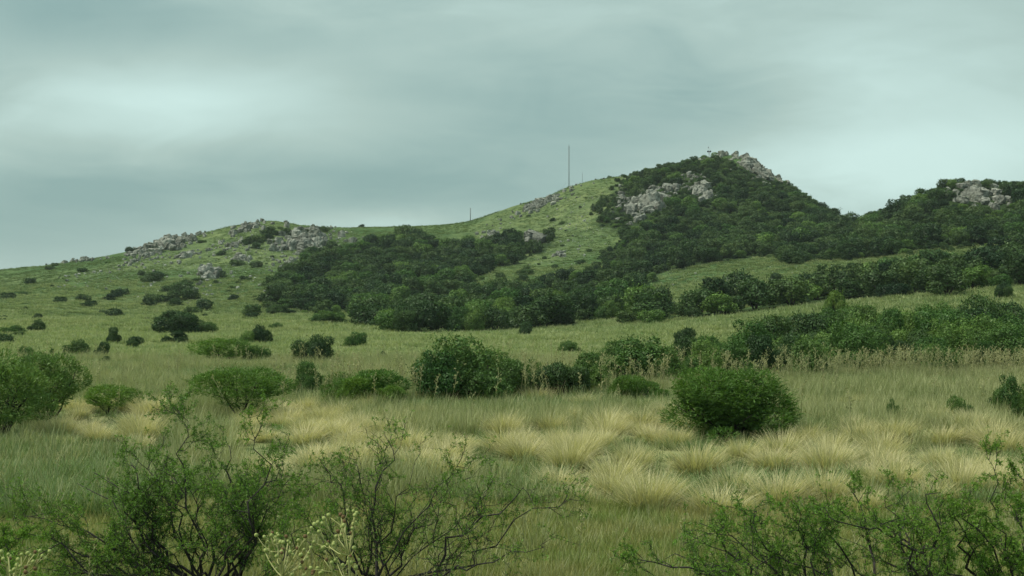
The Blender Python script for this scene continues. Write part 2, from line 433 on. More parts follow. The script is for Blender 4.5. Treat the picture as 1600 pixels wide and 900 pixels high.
def build_ground():
    straw, wood, lush = paint()
    ang_in = np.arctan((GU - U0) / F)
    cols = list(range(0, len(GU), 2))
    extra = np.linspace(ang_in[-1], ang_in[0] + 2 * math.pi, 60)[1:-1]
    js = np.array([j for j in range(1, len(GD)) if GD[j] < 1900])
    V = []; at = [[], [], []]
    for i in cols:
        a = ang_in[i]; V.append(np.stack([np.tan(a) * GD[js], GD[js], GZ[i, js]], 1))
        for k, s in enumerate((straw, wood, lush)): at[k].append(s[i, js])
    for t, a in enumerate(extra):        # the country to the sides and behind: the low plain of both edges carries on
        f = t / (len(extra) - 1); zc = GZ[-1, js] * (1 - f) + GZ[0, js] * f
        r = GD[js] / max(math.cos(ang_in[-1]), .3)
        V.append(np.stack([np.sin(a) * r, np.cos(a) * r, zc], 1)); at[0].append(np.full(len(js), .7)); at[1].append(np.zeros(len(js))); at[2].append(np.zeros(len(js)))
    nC, nD = len(V), len(js); V = np.concatenate(V)
    V = np.vstack([V, [(0, 0, 1.35)]])
    at = [np.append(np.concatenate(a), 0) for a in at]
    i = np.arange(nC)[:, None]; j = np.arange(nD - 1)[None, :]; k = (i + 1) % nC
    q = np.stack([i * nD + j, i * nD + j + 1, k * nD + j + 1, k * nD + j], -1).reshape(-1, 4)
    f3 = np.array([(len(V) - 1, a * nD, ((a + 1) % nC) * nD) for a in range(nC)])
    me = mesh_np('ground', V, f3, q, [M['ground']], attrs={'straw': at[0], 'wood': at[1], 'lush': at[2]})
    tag(link('ground', me), 'rolling grassy ground rising from the meadow to the rocky hills', None, None, 'structure')


build_ground()

# ------------------------------------------------------------------ foliage


def unit(v): return v / (np.linalg.norm(v, axis=-1, keepdims=True) + 1e-9)


def cards(P, A, Nn, ln, wd, bend=.0):
    """diamond leaves: base points P, axis A, face normal Nn, length and width arrays"""
    A = unit(A); B = unit(np.cross(Nn, A)); n = len(P)
    ln = np.broadcast_to(ln, (n,))[:, None]; wd = np.broadcast_to(wd, (n,))[:, None]
    nn = np.cross(A, B)
    V = np.stack([P - A * ln * .5, P + B * wd * .5 + nn * bend * ln, P + A * ln * .5, P - B * wd * .5 + nn * bend * ln], 1).reshape(-1, 3)
    q = np.arange(n * 4).reshape(-1, 4)
    return V, q


def crown_cards(seed, n, ln, wd, lobes=14, flat=1.0, feather=0.0, low=.12, spread=.5, gap=.0, shoots=0, fill=0):
    """leaves of a crown 1 wide and 1 high, standing on z = 0: leaf clumps on overlapping lobes"""
    r = np.random.default_rng(seed)
    cs, rs = [], []
    for k in range(lobes):
        a = r.random() * 6.283; h = r.random() ** .8
        rad = spread * (.25 + .6 * math.sqrt(max(0, 1 - (h * .9) ** 2))) * (.5 + .6 * r.random())
        lr = .10 + .17 * r.random() ** 1.3
        cs.append((rad * math.cos(a) * (1 - lr), rad * math.sin(a) * (1 - lr), low + lr * .6 + h * (1 - low - lr * 1.5))); rs.append(lr)
    cs.append((0, 0, .5)); rs.append(.27)
    cs = np.array(cs); rs = np.array(rs)
    pick = r.choice(len(cs), n * 2, p=rs ** 2 / (rs ** 2).sum())
    d = unit(r.normal(size=(n * 2, 3)))
    P = cs[pick] + d * (rs[pick] * (.72 + .36 * r.random(n * 2)))[:, None]
    keep = np.ones(n * 2, bool)
    for c, q in zip(cs, rs): keep &= np.linalg.norm(P - c, axis=1) > q * .66
    keep &= P[:, 2] > low * .4
    if gap: keep &= lattice_noise(P[:, 0] * 100 + P[:, 2] * 60, P[:, 1] * 100 + P[:, 2] * 40, seed, 9) > -1 + gap
    idx = np.nonzero(keep)[0][:n]; P = P[idx]; d = d[idx]
    nrm = unit(d + .45 * r.normal(size=d.shape))
    if feather:
        A = unit(d * .9 + np.array((0, 0, .55)) + .55 * r.normal(size=d.shape)); nrm = unit(r.normal(size=d.shape))
    else:
        A = unit(np.cross(nrm, r.normal(size=d.shape)))
    s = .65 + .7 * r.random(len(P))
    V, q = cards(P, A, nrm, ln * s, wd * s, .12)
    if fill:        # leaves and dead twigs inside, so that the crown is no hollow shell
        I = unit(r.normal(size=(fill, 3))) * (r.random(fill) ** .4)[:, None] * np.array((.40, .40, .36)) + (0, 0, .5)
        V2, q2 = cards(I, r.normal(size=I.shape), r.normal(size=I.shape), ln * 1.1, wd * 1.6, .1); q = np.concatenate([q, q2 + len(V)]); V = np.concatenate([V, V2])
    if shoots:      # young shoots standing out of the outline, set with leaves
        k = r.choice(len(P), shoots); k = k[P[k, 2] > .3]; dd = unit(d[k] + np.array((0, 0, .7)) + .4 * r.normal(size=(len(k), 3))); L_ = .05 + .17 * r.random(len(k)) ** 1.6
        PP, AA = [], []
        for t in np.linspace(.1, 1, 6):
            PP.append(P[k] + dd * (L_ * t)[:, None] + .006 * r.normal(size=dd.shape)); AA.append(unit(dd * .7 + .8 * r.normal(size=dd.shape)))
        PP, AA = np.concatenate(PP), np.concatenate(AA)
        V2, q2 = cards(PP, AA, unit(r.normal(size=PP.shape)), ln * .7, wd * .8, .1); q = np.concatenate([q, q2 + len(V)]); V = np.concatenate([V, V2])
    return V, q


def stems(seed, n, h, r0, spread, sides=5):
    r = np.random.default_rng(seed); mb = MB()
    for k in range(n):
        a = r.random() * 6.283; t = np.linspace(0, 1, 7)
        rad = spread * (.5 + .5 * r.random()) * t ** 1.1
        p = np.stack([.03 * math.cos(a) + rad * np.cos(a + .3 * t), .03 * math.sin(a) + rad * np.sin(a + .3 * t), h * (.8 + .3 * r.random()) * t ** .8], 1)
        p[1:] += r.normal(size=(6, 3)) * .012
        mb.tube(p, r0 * (1 - .75 * t) * (.7 + .5 * r.random()), sides)
        for b in range(3):
            i = 2 + b; q = p[i] + np.linspace(0, 1, 4)[:, None] * (unit(np.array((r.normal(), r.normal(), .8))) * .22)
            mb.tube(q, r0 * .4 * np.array((1, .8, .6, .3)), 4)
    return mb


def crown_mesh(name, mat, *a, **k):
    V, q = crown_cards(*a, **k)
    return mesh_np(name, V, None, q, [mat])


CROWNS = {}
for kind, mat, spec in (
        ('dense', 'leaf_dark', dict(n=5200, ln=.050, wd=.028, lobes=17, shoots=220, gap=.2)),
        ('mid', 'leaf_mid', dict(n=5200, ln=.050, wd=.024, lobes=15, gap=.35, shoots=300)),
        ('lime', 'leaf_lime', dict(n=4200, ln=.055, wd=.03, lobes=13, shoots=60)),
        ('feather', 'leaf_feather', dict(n=8000, ln=.075, wd=.013, lobes=20, feather=1, low=.14, shoots=200)),
        ('loose', 'leaf_mid', dict(n=2600, ln=.06, wd=.02, lobes=12, feather=1, gap=.6, spread=.55, shoots=120)),
        ('umbrella', 'leaf_feather', dict(n=6500, ln=.06, wd=.014, lobes=20, feather=1, low=.42, spread=.62, shoots=200))):
    CROWNS[kind] = [crown_mesh(kind + '_crown', M[mat], 100 + 17 * s + len(kind), **spec) for s in range(4)]
TRUNKS = {'bush': [stems(s, 7, .55, .018, .34).mesh('bush_stems', [M['bark']]) for s in range(3)],
          'umbrella': [stems(40 + s, 4, .72, .024, .34).mesh('acacia_trunk', [M['bark']]) for s in range(3)]}


def wood_tree(seed, n, lobes):
    mb = MB(); V, q = crown_cards(seed, n, .070, .045, lobes=lobes, low=.06, shoots=60, gap=.3, spread=.54); mb.add(V, q, mat=0)
    t = np.linspace(0, 1, 5)
    for k in range(3):
        a = k * 2.1 + seed; mb.tube(np.stack([.2 * t * math.cos(a), .2 * t * math.sin(a), .6 * t - .06], 1), .03 * (1 - .6 * t), 5, mat=1)
    return mb


WOOD_MESHES = {m: [wood_tree(300 + 7 * s + len(m), 2300, 9 + 3 * s).mesh('wood_tree', [M[m], M['bark']]) for s in range(4)] for m in ('leaf_wood', 'leaf_dark', 'leaf_mid')}
n_bush = [0]
BUSH_DISC = []


def bush(pos, w, h, kind, label, cat='bush', group=None, name=None, rz=None):
    """a shrub or small tree: an Empty at its foot with crown and stems"""
    k = n_bush[0]; n_bush[0] += 1
    BUSH_DISC.append((pos[0], pos[1], w * .5))
    r = bpy.data.objects.new(name or ('acacia_tree' if kind == 'umbrella' else 'bush'), None); C.objects.link(r)
    r.location = pos; r.rotation_euler = (0, 0, random.random() * 6.28 if rz is None else rz); r.scale = (w * 1.06, w * 1.06 * random.uniform(.85, 1), h * 1.05)
    tag(r, label, cat, group)
    if kind == 'umbrella': link('crown', CROWNS[kind][k % 4], r)
    else:           # a main crown with lower, smaller ones leaning out of it
        q = np.random.default_rng(k); a = q.random() * 6.28; e = 1.0 if w < 1.9 * h else 1.25
        link('crown', CROWNS[kind][k % 4], r, (.13 * math.cos(a), .13 * math.sin(a), 0), q.random() * 6, (.74, .74, 1.0))
        for t in range(2 if e == 1 else 3):
            b = a + math.pi + (t - .5) * q.uniform(1.2, 2.4); f = q.uniform(.42, .62); g = q.uniform(.2, .3) * e
            link('crown', CROWNS[kind][(k + t + 1) % 4], r, (g * math.cos(b), g * math.sin(b), -.03), q.random() * 6, (f, f, q.uniform(.55, .92)))
    link('trunk', TRUNKS['umbrella' if kind == 'umbrella' else 'bush'][k % 3], r, (0, 0, -.03))
    return r


def bush_px(u, v, wpx, hpx, kind, label, **k):
    p = ground_at(u, v); dv = (.42 if p[1] < 130 else .2 if p[1] < 240 else 0) * F / p[1]     # the row v is where the grass hides the foot
    p = ground_at(u, v + dv); s = p[1] / F; hpx += dv * .6
    return bush(p - np.array((0, 0, .05)), wpx * s, hpx * s, kind, label, **k)


G_FIELD = 'bushes dotted over the grassy field'
BUSHES = [
    (57, 518, 31, 20, 'dense', 'dark round bush at the foot of the far left slope'), (20, 521, 44, 14, 'mid', 'low wide bush left of the dark round one on the far plain'),
    (177, 531, 27, 22, 'dense', 'dark upright egg-shaped bush above a smaller low bush in the pale field'), (209, 537, 30, 15, 'dense', 'low oval dark bush just right of the egg-shaped one'),
    (118, 549, 42, 22, 'dense', 'dark dome bush in the pale field beyond the left acacia'), (161, 552, 30, 22, 'dense', 'dark bush stacked above a tiny round shrub'),
    (163, 562, 19, 10, 'dense', 'tiny round dark shrub alone in pale grass'), (42, 551, 34, 15, 'mid', 'grey green low bush behind the left acacia crown'),
    (80, 550, 12, 9, 'mid', 'small shrub between the grey green bush and the dark dome bush'),
    (288, 523, 100, 38, 'dense', 'long dark thicket at the foot of the rocky left hill'), (276, 530, 40, 15, 'dense', 'low dark bush in front of the long thicket'),
    (325, 519, 34, 18, 'mid', 'paler bush at the right end of the long thicket'),
    (408, 531, 34, 26, 'dense', 'dark round bush of a touching pair in mid field'), (386, 532, 28, 18, 'mid', 'lower left bush of a touching pair in mid field'),
    (345, 562, 92, 36, 'umbrella', 'flat topped acacia in mid field with wide dark crown'), (398, 560, 56, 26, 'mid', 'loose shrub at the right side of the flat topped acacia'),
    (492, 560, 78, 40, 'dense', 'large dark rounded bush alone in the pale mid field'), (556, 535, 40, 19, 'mid', 'small domed bush in tall grass right of the large dark one'),
    (430, 513, 22, 10, 'mid', 'little bush under the edge of the hillside wood'), (515, 502, 62, 18, 'mid', 'wide low bush below the dark wood edge'),
    (440, 492, 50, 16, 'dense', 'dark bush at the lower left corner of the hillside wood'), (600, 556, 15, 12, 'dense', 'tiny dark shrub in open grass behind the big leafy bush'),
    (565, 497, 30, 14, 'mid', 'small bush between the wood and the pale field'), (821, 523, 27, 21, 'dense', 'small dark bush standing clear before the valley trees'),
    (650, 519, 92, 50, 'dense', 'big dark tree clump at the left of the valley edge'), (735, 518, 76, 44, 'mid', 'broad grey green tree at the valley edge'),
    (845, 510, 105, 48, 'dense', 'wide dark tree at the valley edge beside the lime one'), (870, 492, 44, 38, 'lime', 'bright lime green rounded tree at the valley edge'),
    (780, 500, 60, 34, 'mid', 'lighter leafy tree between grey green and wide dark trees'), (905, 497, 70, 46, 'dense', 'dark domed tree right of the lime green one'),
    (958, 497, 54, 36, 'mid', 'fresh green tree where the hedge belt begins'), (890, 545, 40, 17, 'mid', 'low grey green shrub in straw coloured grass'),
    (832, 592, 50, 38, 'loose', 'airy little tree in the gap right of the big leafy bush'),
    (722, 612, 165, 92, 'mid', 'big leafy bush at the back of the meadow'), (782, 606, 112, 66, 'mid', 'dark right flank bush joined to the big leafy bush'),
    (762, 613, 66, 42, 'feather', 'bright low bush in front of the big leafy bush'), (665, 590, 56, 46, 'loose', 'thin pale branched shrub left of the big leafy bush'),
    (885, 608, 96, 48, 'dense', 'dark low bush with a ragged top behind tall stalks'), (985, 590, 140, 68, 'mid', 'wide leafy bush behind the tall stalks in mid meadow'),
    (1000, 614, 92, 34, 'feather', 'low fresh green shrub half sunk in tall stalks'), (950, 560, 60, 30, 'mid', 'leafy bush at the back left of the wide one'),
    (1065, 578, 76, 56, 'dense', 'dark bush where the thicket meets the meadow'), (1068, 540, 44, 30, 'dense', 'dark pointed bush at the left end of the thicket'),
    (575, 616, 128, 44, 'feather', 'low spreading fresh green shrub beside pale stalks'), (478, 606, 60, 46, 'mid', 'dark green bush behind the umbrella acacia'),
    (520, 600, 70, 26, 'loose', 'thin shrub between the umbrella acacia and the spreading shrub'),
    (172, 628, 86, 34, 'umbrella', 'small flat acacia in tall grass right of the left tree'), (212, 624, 28, 24, 'loose', 'narrow feathery shrub next to the small flat acacia'),
    (1395, 641, 30, 28, 'loose', 'small dark sapling alone in the right meadow'), (1500, 645, 48, 36, 'loose', 'thin shrub in the right meadow beside the small sapling'),
    (1568, 634, 62, 56, 'mid', 'brownish green small tree near the right meadow edge'),
    (1305, 505, 54, 52, 'lime', 'bright green round tree rising from the thicket'), (1568, 464, 38, 25, 'dense', 'dark round bush alone on the right grassy terrace'),
    (1290, 520, 46, 40, 'dense', 'dark bush under the bright green round tree'), (1445, 508, 60, 30, 'mid', 'spreading green tree at the top of the thicket'),
    (846, 606, 60, 38, 'dense', 'dark rounded bush just right of the big leafy bush'), (918, 603, 84, 56, 'mid', 'leafy bush between the ragged dark bush and the wide leafy bush'), (1042, 592, 84, 58, 'mid', 'green bush joining the wide leafy bush to the thicket'),
    (1100, 584, 74, 58, 'mid', 'leafy bush in the thicket front left of the round feathery bush'), (1150, 582, 84, 58, 'mid', 'fresh green bush directly behind the round feathery bush'), (1262, 580, 84, 52, 'mid', 'green bush behind the stalk fringe right of the round feathery bush'),
    (1225, 572, 70, 46, 'mid', 'leafy bush at the thicket front behind the stalk fringe'), (1190, 580, 80, 60, 'dense', 'dark tall bush right behind the round feathery bush'),
    (1120, 575, 70, 44, 'mid', 'loose green bush left behind the round feathery bush'), (1460, 575, 100, 50, 'mid', 'broad smooth green bush in front of the thicket'),
    (1330, 575, 110, 62, 'mid', 'broad feathery green bush at the thicket front'), (1545, 572, 90, 62, 'mid', 'pale flowered leafy bush at the right end of the thicket'),
    (1240, 545, 70, 30, 'dense', 'dark low bush at the terrace edge'), (1640, 560, 110, 70, 'dense', 'dark bush cut by the right edge of the view'),
    (1600, 650, 46, 60, 'loose', 'leafy shrub cut by the right frame above the straw grass'),
]
for b in BUSHES: bush_px(*b, group=G_FIELD)


def scatter_px(poly, step, seed, dmin=60, dmax=520, ulim=(-120, 1760), jit=True):
    """points of the ground inside an outline of the photograph, no two nearer than step"""
    r = np.random.default_rng(seed)
    pu = [p[0] for p in poly]; u0, u1 = max(min(pu), ulim[0]), min(max(pu), ulim[1])
    n = 60000; d = np.sqrt(r.random(n) * (dmax ** 2 - dmin ** 2) + dmin ** 2); u = u0 - 15 + r.random(n) * (u1 - u0 + 30)
    x = (u - U0) / F * d; z = height(x, d); v = V0 - (z - CZ) * F / d
    j = lattice_noise(x, d, seed + 5, 9) * (13 if jit else 2) + lattice_noise(x, d, seed + 6, 4) * (9 if jit else 0)
    ok = inside(poly, u + j, v + j * .5) & visible_mask(x, d, z, 6)
    P = np.stack([x, d, z], 1)[ok]
    out = []; cell = {}
    st = step if callable(step) else (lambda p: step)
    for p in P:
        s = st(p); c = (int(p[0] // s), int(p[1] // s)); bad = False
        for a in (-1, 0, 1):
            for b in (-1, 0, 1):
                for q in cell.get((c[0] + a, c[1] + b), ()):
                    if (q[0] - p[0]) ** 2 + (q[1] - p[1]) ** 2 < s * s: bad = True; break
        if not bad: cell.setdefault(c, []).append(p); out.append(p)
    return np.array(out)


# source collection for the stuff: never linked to the scene, only instanced
def scatter(name, label, P, rot, scale, idx, meshes):
    col = bpy.data.collections.new(name + '_kinds')
    for i, me in enumerate(meshes):
        col.objects.link(bpy.data.objects.new('%s_kind_%02d' % (name, i), me))
    me = bpy.data.meshes.new(name); me.vertices.add(len(P)); me.vertices.foreach_set('co', np.asarray(P, np.float32).ravel())
    for k, t, key, d in (('rot', 'FLOAT_VECTOR', 'vector', rot), ('siz', 'FLOAT_VECTOR', 'vector', scale), ('idx', 'INT', 'value', idx)):
        a = me.attributes.new(k, t, 'POINT'); a.data.foreach_set(key, np.asarray(d, np.int32 if t == 'INT' else np.float32).ravel())
    o = link(name, me); tag(o, label, None, None, 'stuff')
    ng = bpy.data.node_groups.new(name, 'GeometryNodeTree')
    ng.interface.new_socket('Geometry', in_out='INPUT', socket_type='NodeSocketGeometry'); ng.interface.new_socket('Geometry', in_out='OUTPUT', socket_type='NodeSocketGeometry')
    N, L = ng.nodes, ng.links
    gi, go = N.new('NodeGroupInput'), N.new('NodeGroupOutput'); ci = N.new('GeometryNodeCollectionInfo'); ip = N.new('GeometryNodeInstanceOnPoints')
    ci.inputs['Collection'].default_value = col; ci.inputs['Separate Children'].default_value = True; ci.inputs['Reset Children'].default_value = True

    def na(k, t):
        n = N.new('GeometryNodeInputNamedAttribute'); n.data_type = t; n.inputs['Name'].default_value = k; return n.outputs['Attribute']
    L.new(gi.outputs[0], ip.inputs['Points']); L.new(ci.outputs[0], ip.inputs['Instance']); ip.inputs['Pick Instance'].default_value = True
    L.new(na('idx', 'INT'), ip.inputs['Instance Index']); L.new(na('rot', 'FLOAT_VECTOR'), ip.inputs['Rotation']); L.new(na('siz', 'FLOAT_VECTOR'), ip.inputs['Scale'])
    L.new(ip.outputs[0], go.inputs[0])
    md = o.modifiers.new('scatter', 'NODES'); md.node_group = ng
    return o


def upright(n, lean=.0, seed=0):
    r = np.random.default_rng(seed); R = r.normal(size=(n, 3)) * lean; R[:, 2] = r.random(n) * 6.283; return R


# rocks first: trees keep off them
LABELLED = []      # (object, look, category, group): labels are written once all are placed
OUTCROPS = [  # name label, centre u, v, half width, half height, rocks, size px, tilt of the band
    ('broken rock band across the upper face of the wooded summit', 1040, 297, 48, 10, 22, 11, -.1), ('loose rocks below the largest outcrop', 450, 412, 60, 14, 24, 8, .05), ('scattered rocks between the skyline and the pointed outcrop', 290, 402, 46, 14, 20, 8, -.2),
    ('small rocks at the left end of the stepped outcrop', 205, 398, 30, 6, 14, 8, -.25),
    ('largest grey limestone outcrop on the face of the left hill', 478, 381, 64, 24, 92, 17, -.05), ('stepped limestone outcrop on the skyline of the left hill', 255, 387, 54, 14, 46, 15, -.3),
    ('band of low rocks along the top of the left hill', 388, 357, 52, 12, 40, 9, -.2), ('pointed limestone outcrop low on the left hill', 326, 434, 30, 15, 20, 15, -.2),
    ('small rock row between the pointed and the largest outcrop', 378, 406, 22, 8, 16, 10, -.1), ('twin rounded rock slab in the dark hillside wood', 832, 374, 17, 9, 4, 22, 0),
    ('broken pale rocks at the top of the hillside wood', 775, 377, 38, 14, 26, 11, .25), ('rock cliff low on the wooded summit hill', 1012, 322, 44, 20, 46, 19, -.25),
    ('pale rock rib in the middle of the wooded summit hill', 1100, 298, 22, 20, 18, 16, .5), ('scattered small rocks on the left flank of the wooded summit', 975, 312, 26, 28, 22, 8, 0),
    ('rocky crest falling right from the highest summit', 1175, 263, 58, 14, 84, 14, .5), ('grey boulder group near the top of the right hill', 1525, 309, 60, 24, 44, 17, .1),
    ('stony crest below the tall mast', 840, 322, 60, 9, 60, 10, -.42), ('upper rocks on the wooded summit face', 1080, 277, 26, 9, 14, 9, .0),
    ('small pale rock heap on the green saddle slope', 876, 398, 14, 6, 9, 9, 0), ('thin rock line along the far left ridge', 130, 407, 60, 5, 26, 7, -.11), ('grey rocks under the stepped skyline outcrop', 225, 405, 40, 12, 22, 8, -.2), ('broken rocks scattered down the left hill face', 360, 385, 60, 16, 36, 7, -.1), ('low broken rocks at the foot of the left hill', 300, 455, 40, 20, 22, 7, 0),
]


def rock_mesh(seed, sub=3):
    import bmesh
    r = np.random.default_rng(seed); bm = bmesh.new(); bmesh.ops.create_icosphere(bm, subdivisions=sub, radius=1)
    V = np.array([v.co[:] for v in bm.verts])
    for k in range(16):
        ax = np.zeros(3); ax[k % 3] = 1 if (k // 3) % 2 else -1
        n = unit(ax + .22 * r.normal(size=3)) if k < 9 else unit(r.normal(size=3)); d = (.46 + .26 * r.random()) if k < 9 else .58 + .25 * r.random()
        t = V @ n; V = V - np.maximum(t - d, 0)[:, None] * n
    V += .045 * r.normal(size=V.shape)
    for v, c in zip(bm.verts, V): v.co = c
    me = bpy.data.meshes.new('rock'); bm.to_mesh(me); bm.free(); me.materials.append(M['rock']); return me


ROCKS = [rock_mesh(s) for s in range(10)]
STONE_MESHES = []
for me in ROCKS:
    me2 = me.copy(); me2.name = 'stone'; me2.materials[0] = M['pale_rock']; STONE_MESHES.append(me2)
ROCK_DISC = []
p = ground_at(1108, 242, 60)
for k in range(5): ROCK_DISC.append((p[0], p[1] - 1.5 * k, 2.2))      # open ground round the antenna tower


def outcrop(label, u, v, hw, hh, n, size, tilt, seed):
    r = np.random.default_rng(seed); p0 = ground_at(u, v); e = bpy.data.objects.new('rock_outcrop', None); C.objects.link(e)
    e.location = p0; tag(e, label, 'rocks', 'limestone outcrops on the hills')
    n = int(n * 1.5); bed = r.random() * 3.14
    for k in range(n):
        a = r.random() * 6.283; q = min(abs(r.normal() * .62) + .15 * r.random(), 1.8) if k else 0
        du = q * math.cos(a) * hw; dv = q * math.sin(a) * hh + du * tilt
        p = ground_at(u + du, v + dv, 60)
        s = size * (.45 + .85 * r.random() ** 1.5) * max(.3, 1.2 - .6 * q) * p[1] / F * .60
        if 'pointed limestone' in label and k < 4: s = 9.5 * p[1] / F * (1.15 - .2 * k)
        o = link('rock', ROCKS[r.integers(10)], e); o.location = p - p0 + np.array((0, 0, s * .30))
        o.rotation_euler = (r.normal() * .16, .22 + r.normal() * .14, bed + r.normal() * .3 + 3.14 * (r.random() < .5)); o.scale = (s * r.uniform(.8, 1.5), s * r.uniform(.8, 1.2), s * r.uniform(.7, 1.6) * (1.75 if 'pointed limestone' in label and k < 3 else 1))
        ROCK_DISC.append((p[0], p[1], s * 1.2))


for i, a in enumerate(OUTCROPS): outcrop(*a, seed=500 + i)

# loose stones: the larger ones things of their own, the rest a litter nobody could count
STONES = [('pale hill stone', [(60, 445), (200, 410), (330, 380), (420, 348), (420, 470), (300, 480), (150, 450)], 80, 4.8),
          ('white saddle stone', [(870, 310), (950, 285), (950, 380), (900, 410), (820, 420), (860, 350)], 34, 3.6),
          ('loose grey stone', [(350, 380), (550, 355), (570, 400), (500, 420), (360, 430)], 36, 5),
          ('pale stone in grass', [(1010, 440), (1210, 405), (1400, 385), (1380, 410), (1200, 440), (1010, 470)], 16, 4)]
for i, (lab, poly, n, size) in enumerate(STONES):
    P = scatter_px(poly, 2.2, 900 + i, 120)
    r = np.random.default_rng(i); P = P[r.permutation(len(P))]
    for p in P[:n]:
        s = size * r.uniform(.5, 1.2) * p[1] / F * .68
        o = link('stone', STONE_MESHES[r.integers(10)], None, p + np.array((0, 0, s * .42)), r.random() * 6.28, (s * 1.1, s, s * .9)); LABELLED.append((o, ('tiny ' if s < .5 else 'small ' if s < .68 else '') + lab, 'stone', 'loose stones on the slopes'))
P = np.concatenate([scatter_px(p, 1.15, 930 + i, 120) for i, (_, p, _, _) in enumerate(STONES)])
r = np.random.default_rng(3); P = P[r.permutation(len(P))[:2600]]; s = (1.9 * r.uniform(.5, 1.3, len(P)) * P[:, 1] / F * .6)[:, None] * np.array((1.1, 1, .8))
scatter('stone_litter', 'scatter of tiny pale stones over the hill slopes', P, upright(len(P), .2, 1), s, r.integers(0, 10, len(P)), STONE_MESHES)

# ------------------------------------------------------------------ woods
ZONES = [('front', 2.7, 'thicket tree', 60), ('belt', 3.9, 'hedge tree', 120), ('valley', 5.2, 'valley wood tree', 150),
         ('right', 3.5, 'right hill tree', 215), ('central', 3.5, 'hillside wood tree', 200), ('dome', 3.4, 'summit hill tree', 220)]
SHADE = {'leaf_wood': 'green bushy', 'leaf_dark': 'very dark', 'leaf_mid': 'lighter green'}
RD = np.array(ROCK_DISC)
allt = []
for zi, (zone, step, lab, dmin) in enumerate(ZONES):
    P = scatter_px(WOODS[zone], step, 700 + zi, dmin)
    r = np.random.default_rng(zi)
    for p in P:
        if ((RD[:, 0] - p[0]) ** 2 + ((RD[:, 1] - p[1]) * .6) ** 2 < (RD[:, 2] * .9 + .35) ** 2).any(): continue
        # trees do not stand right in front of an outcrop
        w = (r.uniform(4.2, 6.4) if zone != 'front' else r.uniform(2.6, 4.6)); h = w * r.uniform(.56, .86)
        if zone == 'front' and p[0] < 20: w *= .85; h *= .72
        uu, vv = project(p[0], p[1], p[2])
        if zone != 'front' and r.random() < .38: w *= .62; h *= .55
        if zone in ('dome', 'right') and vv - np.interp(uu, *zip(*RIDGE)) < 12: w *= .7; h *= .55
        if zone in ('dome', 'right') and any(abs(uu - a[1]) < a[3] * .8 and 0 < vv - a[2] - (uu - a[1]) * a[7] < a[4] + 16 for a in OUTCROPS): w *= .5; h *= .42
        q = r.random(); m = 'leaf_dark' if q < .26 else ('leaf_mid' if q > .80 else 'leaf_wood')
        if zone == 'dome' and uu < 990: w *= .62; h *= .6
        if zone == 'front': m = 'leaf_mid' if q > .28 else 'leaf_wood'
        allt.append((p, w, h, m, lab, zone))
seen_ = lambda t: t[5] == 'front' or -20 < U0 + F * t[0][0] / t[0][1] < 1625
allt.sort(key=lambda t: (not seen_(t), t[0][1] / t[1]))
for k, (p, w, h, m, lab, zone) in enumerate(allt[:290]):
    if zone == 'front':       # near enough to show their leaves and stems
        o = bush(p - np.array((0, 0, .1)), w, h, 'mid' if m == 'leaf_mid' else 'dense', None, name='thicket_tree'); del o['category']
        LABELLED.append((o, ('small ' if w < 3.3 else 'large ' if w > 4.2 else '') + ('lighter green' if m == 'leaf_mid' else 'dark green') + ' ' + lab, 'tree', 'trees of the thicket')); continue
    o = link('wood_tree', WOOD_MESHES[m][k % 4], None, p - np.array((0, 0, .1)), random.random() * 6.28, (w, w * random.uniform(.85, 1), h))
    LABELLED.append((o, ('small ' if w < 3.4 else 'large ' if w > 5.7 else '') + SHADE[m] + ' ' + lab, 'tree', 'trees of the hillside woods'))
rest = allt[290:]
for zone, n_ in (('dome', 2.1), ('right', 2.4), ('central', 2.6)):
    P = scatter_px(WOODS[zone], n_, 760 + len(zone), 190 if zone != 'dome' else 300); r = np.random.default_rng(len(zone))
    for p in P:
        if ((RD[:, 0] - p[0]) ** 2 + ((RD[:, 1] - p[1]) * .6) ** 2 < (RD[:, 2] * .8) ** 2).any(): continue
        w = r.uniform(.9, 2.4); rest.append((p, w, w * r.uniform(.5, .8), ('leaf_wood', 'leaf_dark', 'leaf_mid')[int(r.choice(3, p=(.5, .35, .15)))], '', zone))
ms = ['leaf_wood', 'leaf_dark', 'leaf_mid']; src = [x for m in ms for x in WOOD_MESHES[m]]
scatter('hillside_wood', 'dark evergreen wood covering the slopes of the hills', [t[0] - np.array((0, 0, .1)) for t in rest], upright(len(rest), .04, 5), [(t[1], t[1], t[2]) for t in rest],
        [ms.index(t[3]) * 4 + int(rng.integers(4)) for t in rest], src)
print('trees', len(allt))

# low scrub dotted over the open hill
HILLSCRUB = [[(560, 475), (700, 470), (780, 436), (880, 405), (940, 420), (960, 470), (900, 520), (560, 520)], [(800, 330), (900, 285), (960, 275), (950, 340), (880, 400), (820, 400), (860, 360)], [(0, 500), (0, 425), (200, 395), (330, 365), (420, 470), (330, 500)], [(440, 500), (620, 520), (620, 500), (420, 490)], [(380, 500), (340, 440), (430, 400), (460, 420), (420, 500)], [(370, 385), (420, 362), (470, 352), (500, 356), (440, 368), (400, 390)],
             [(980, 470), (1200, 425), (1420, 390), (1400, 410), (1200, 450), (1000, 490)], [(880, 440), (780, 445), (860, 400), (940, 390)], [(60, 500), (0, 545), (0, 500)]]
sc = []
for i, p in enumerate(HILLSCRUB):
    for q in scatter_px(p, 7.5 if i == 0 else 9 if i == 1 else 4.6 if i == 5 else (6 if i in (4, 7) else 15), 960 + i, 110):
        uu, vv = project(*q)
        if vv > np.interp(uu, *zip(*RIDGE)) + 9: sc.append((q, .5 + 3.6 * random.random() ** 2.2 * (.55 if i == 1 else 1) if i != 5 else random.uniform(2, 4)))
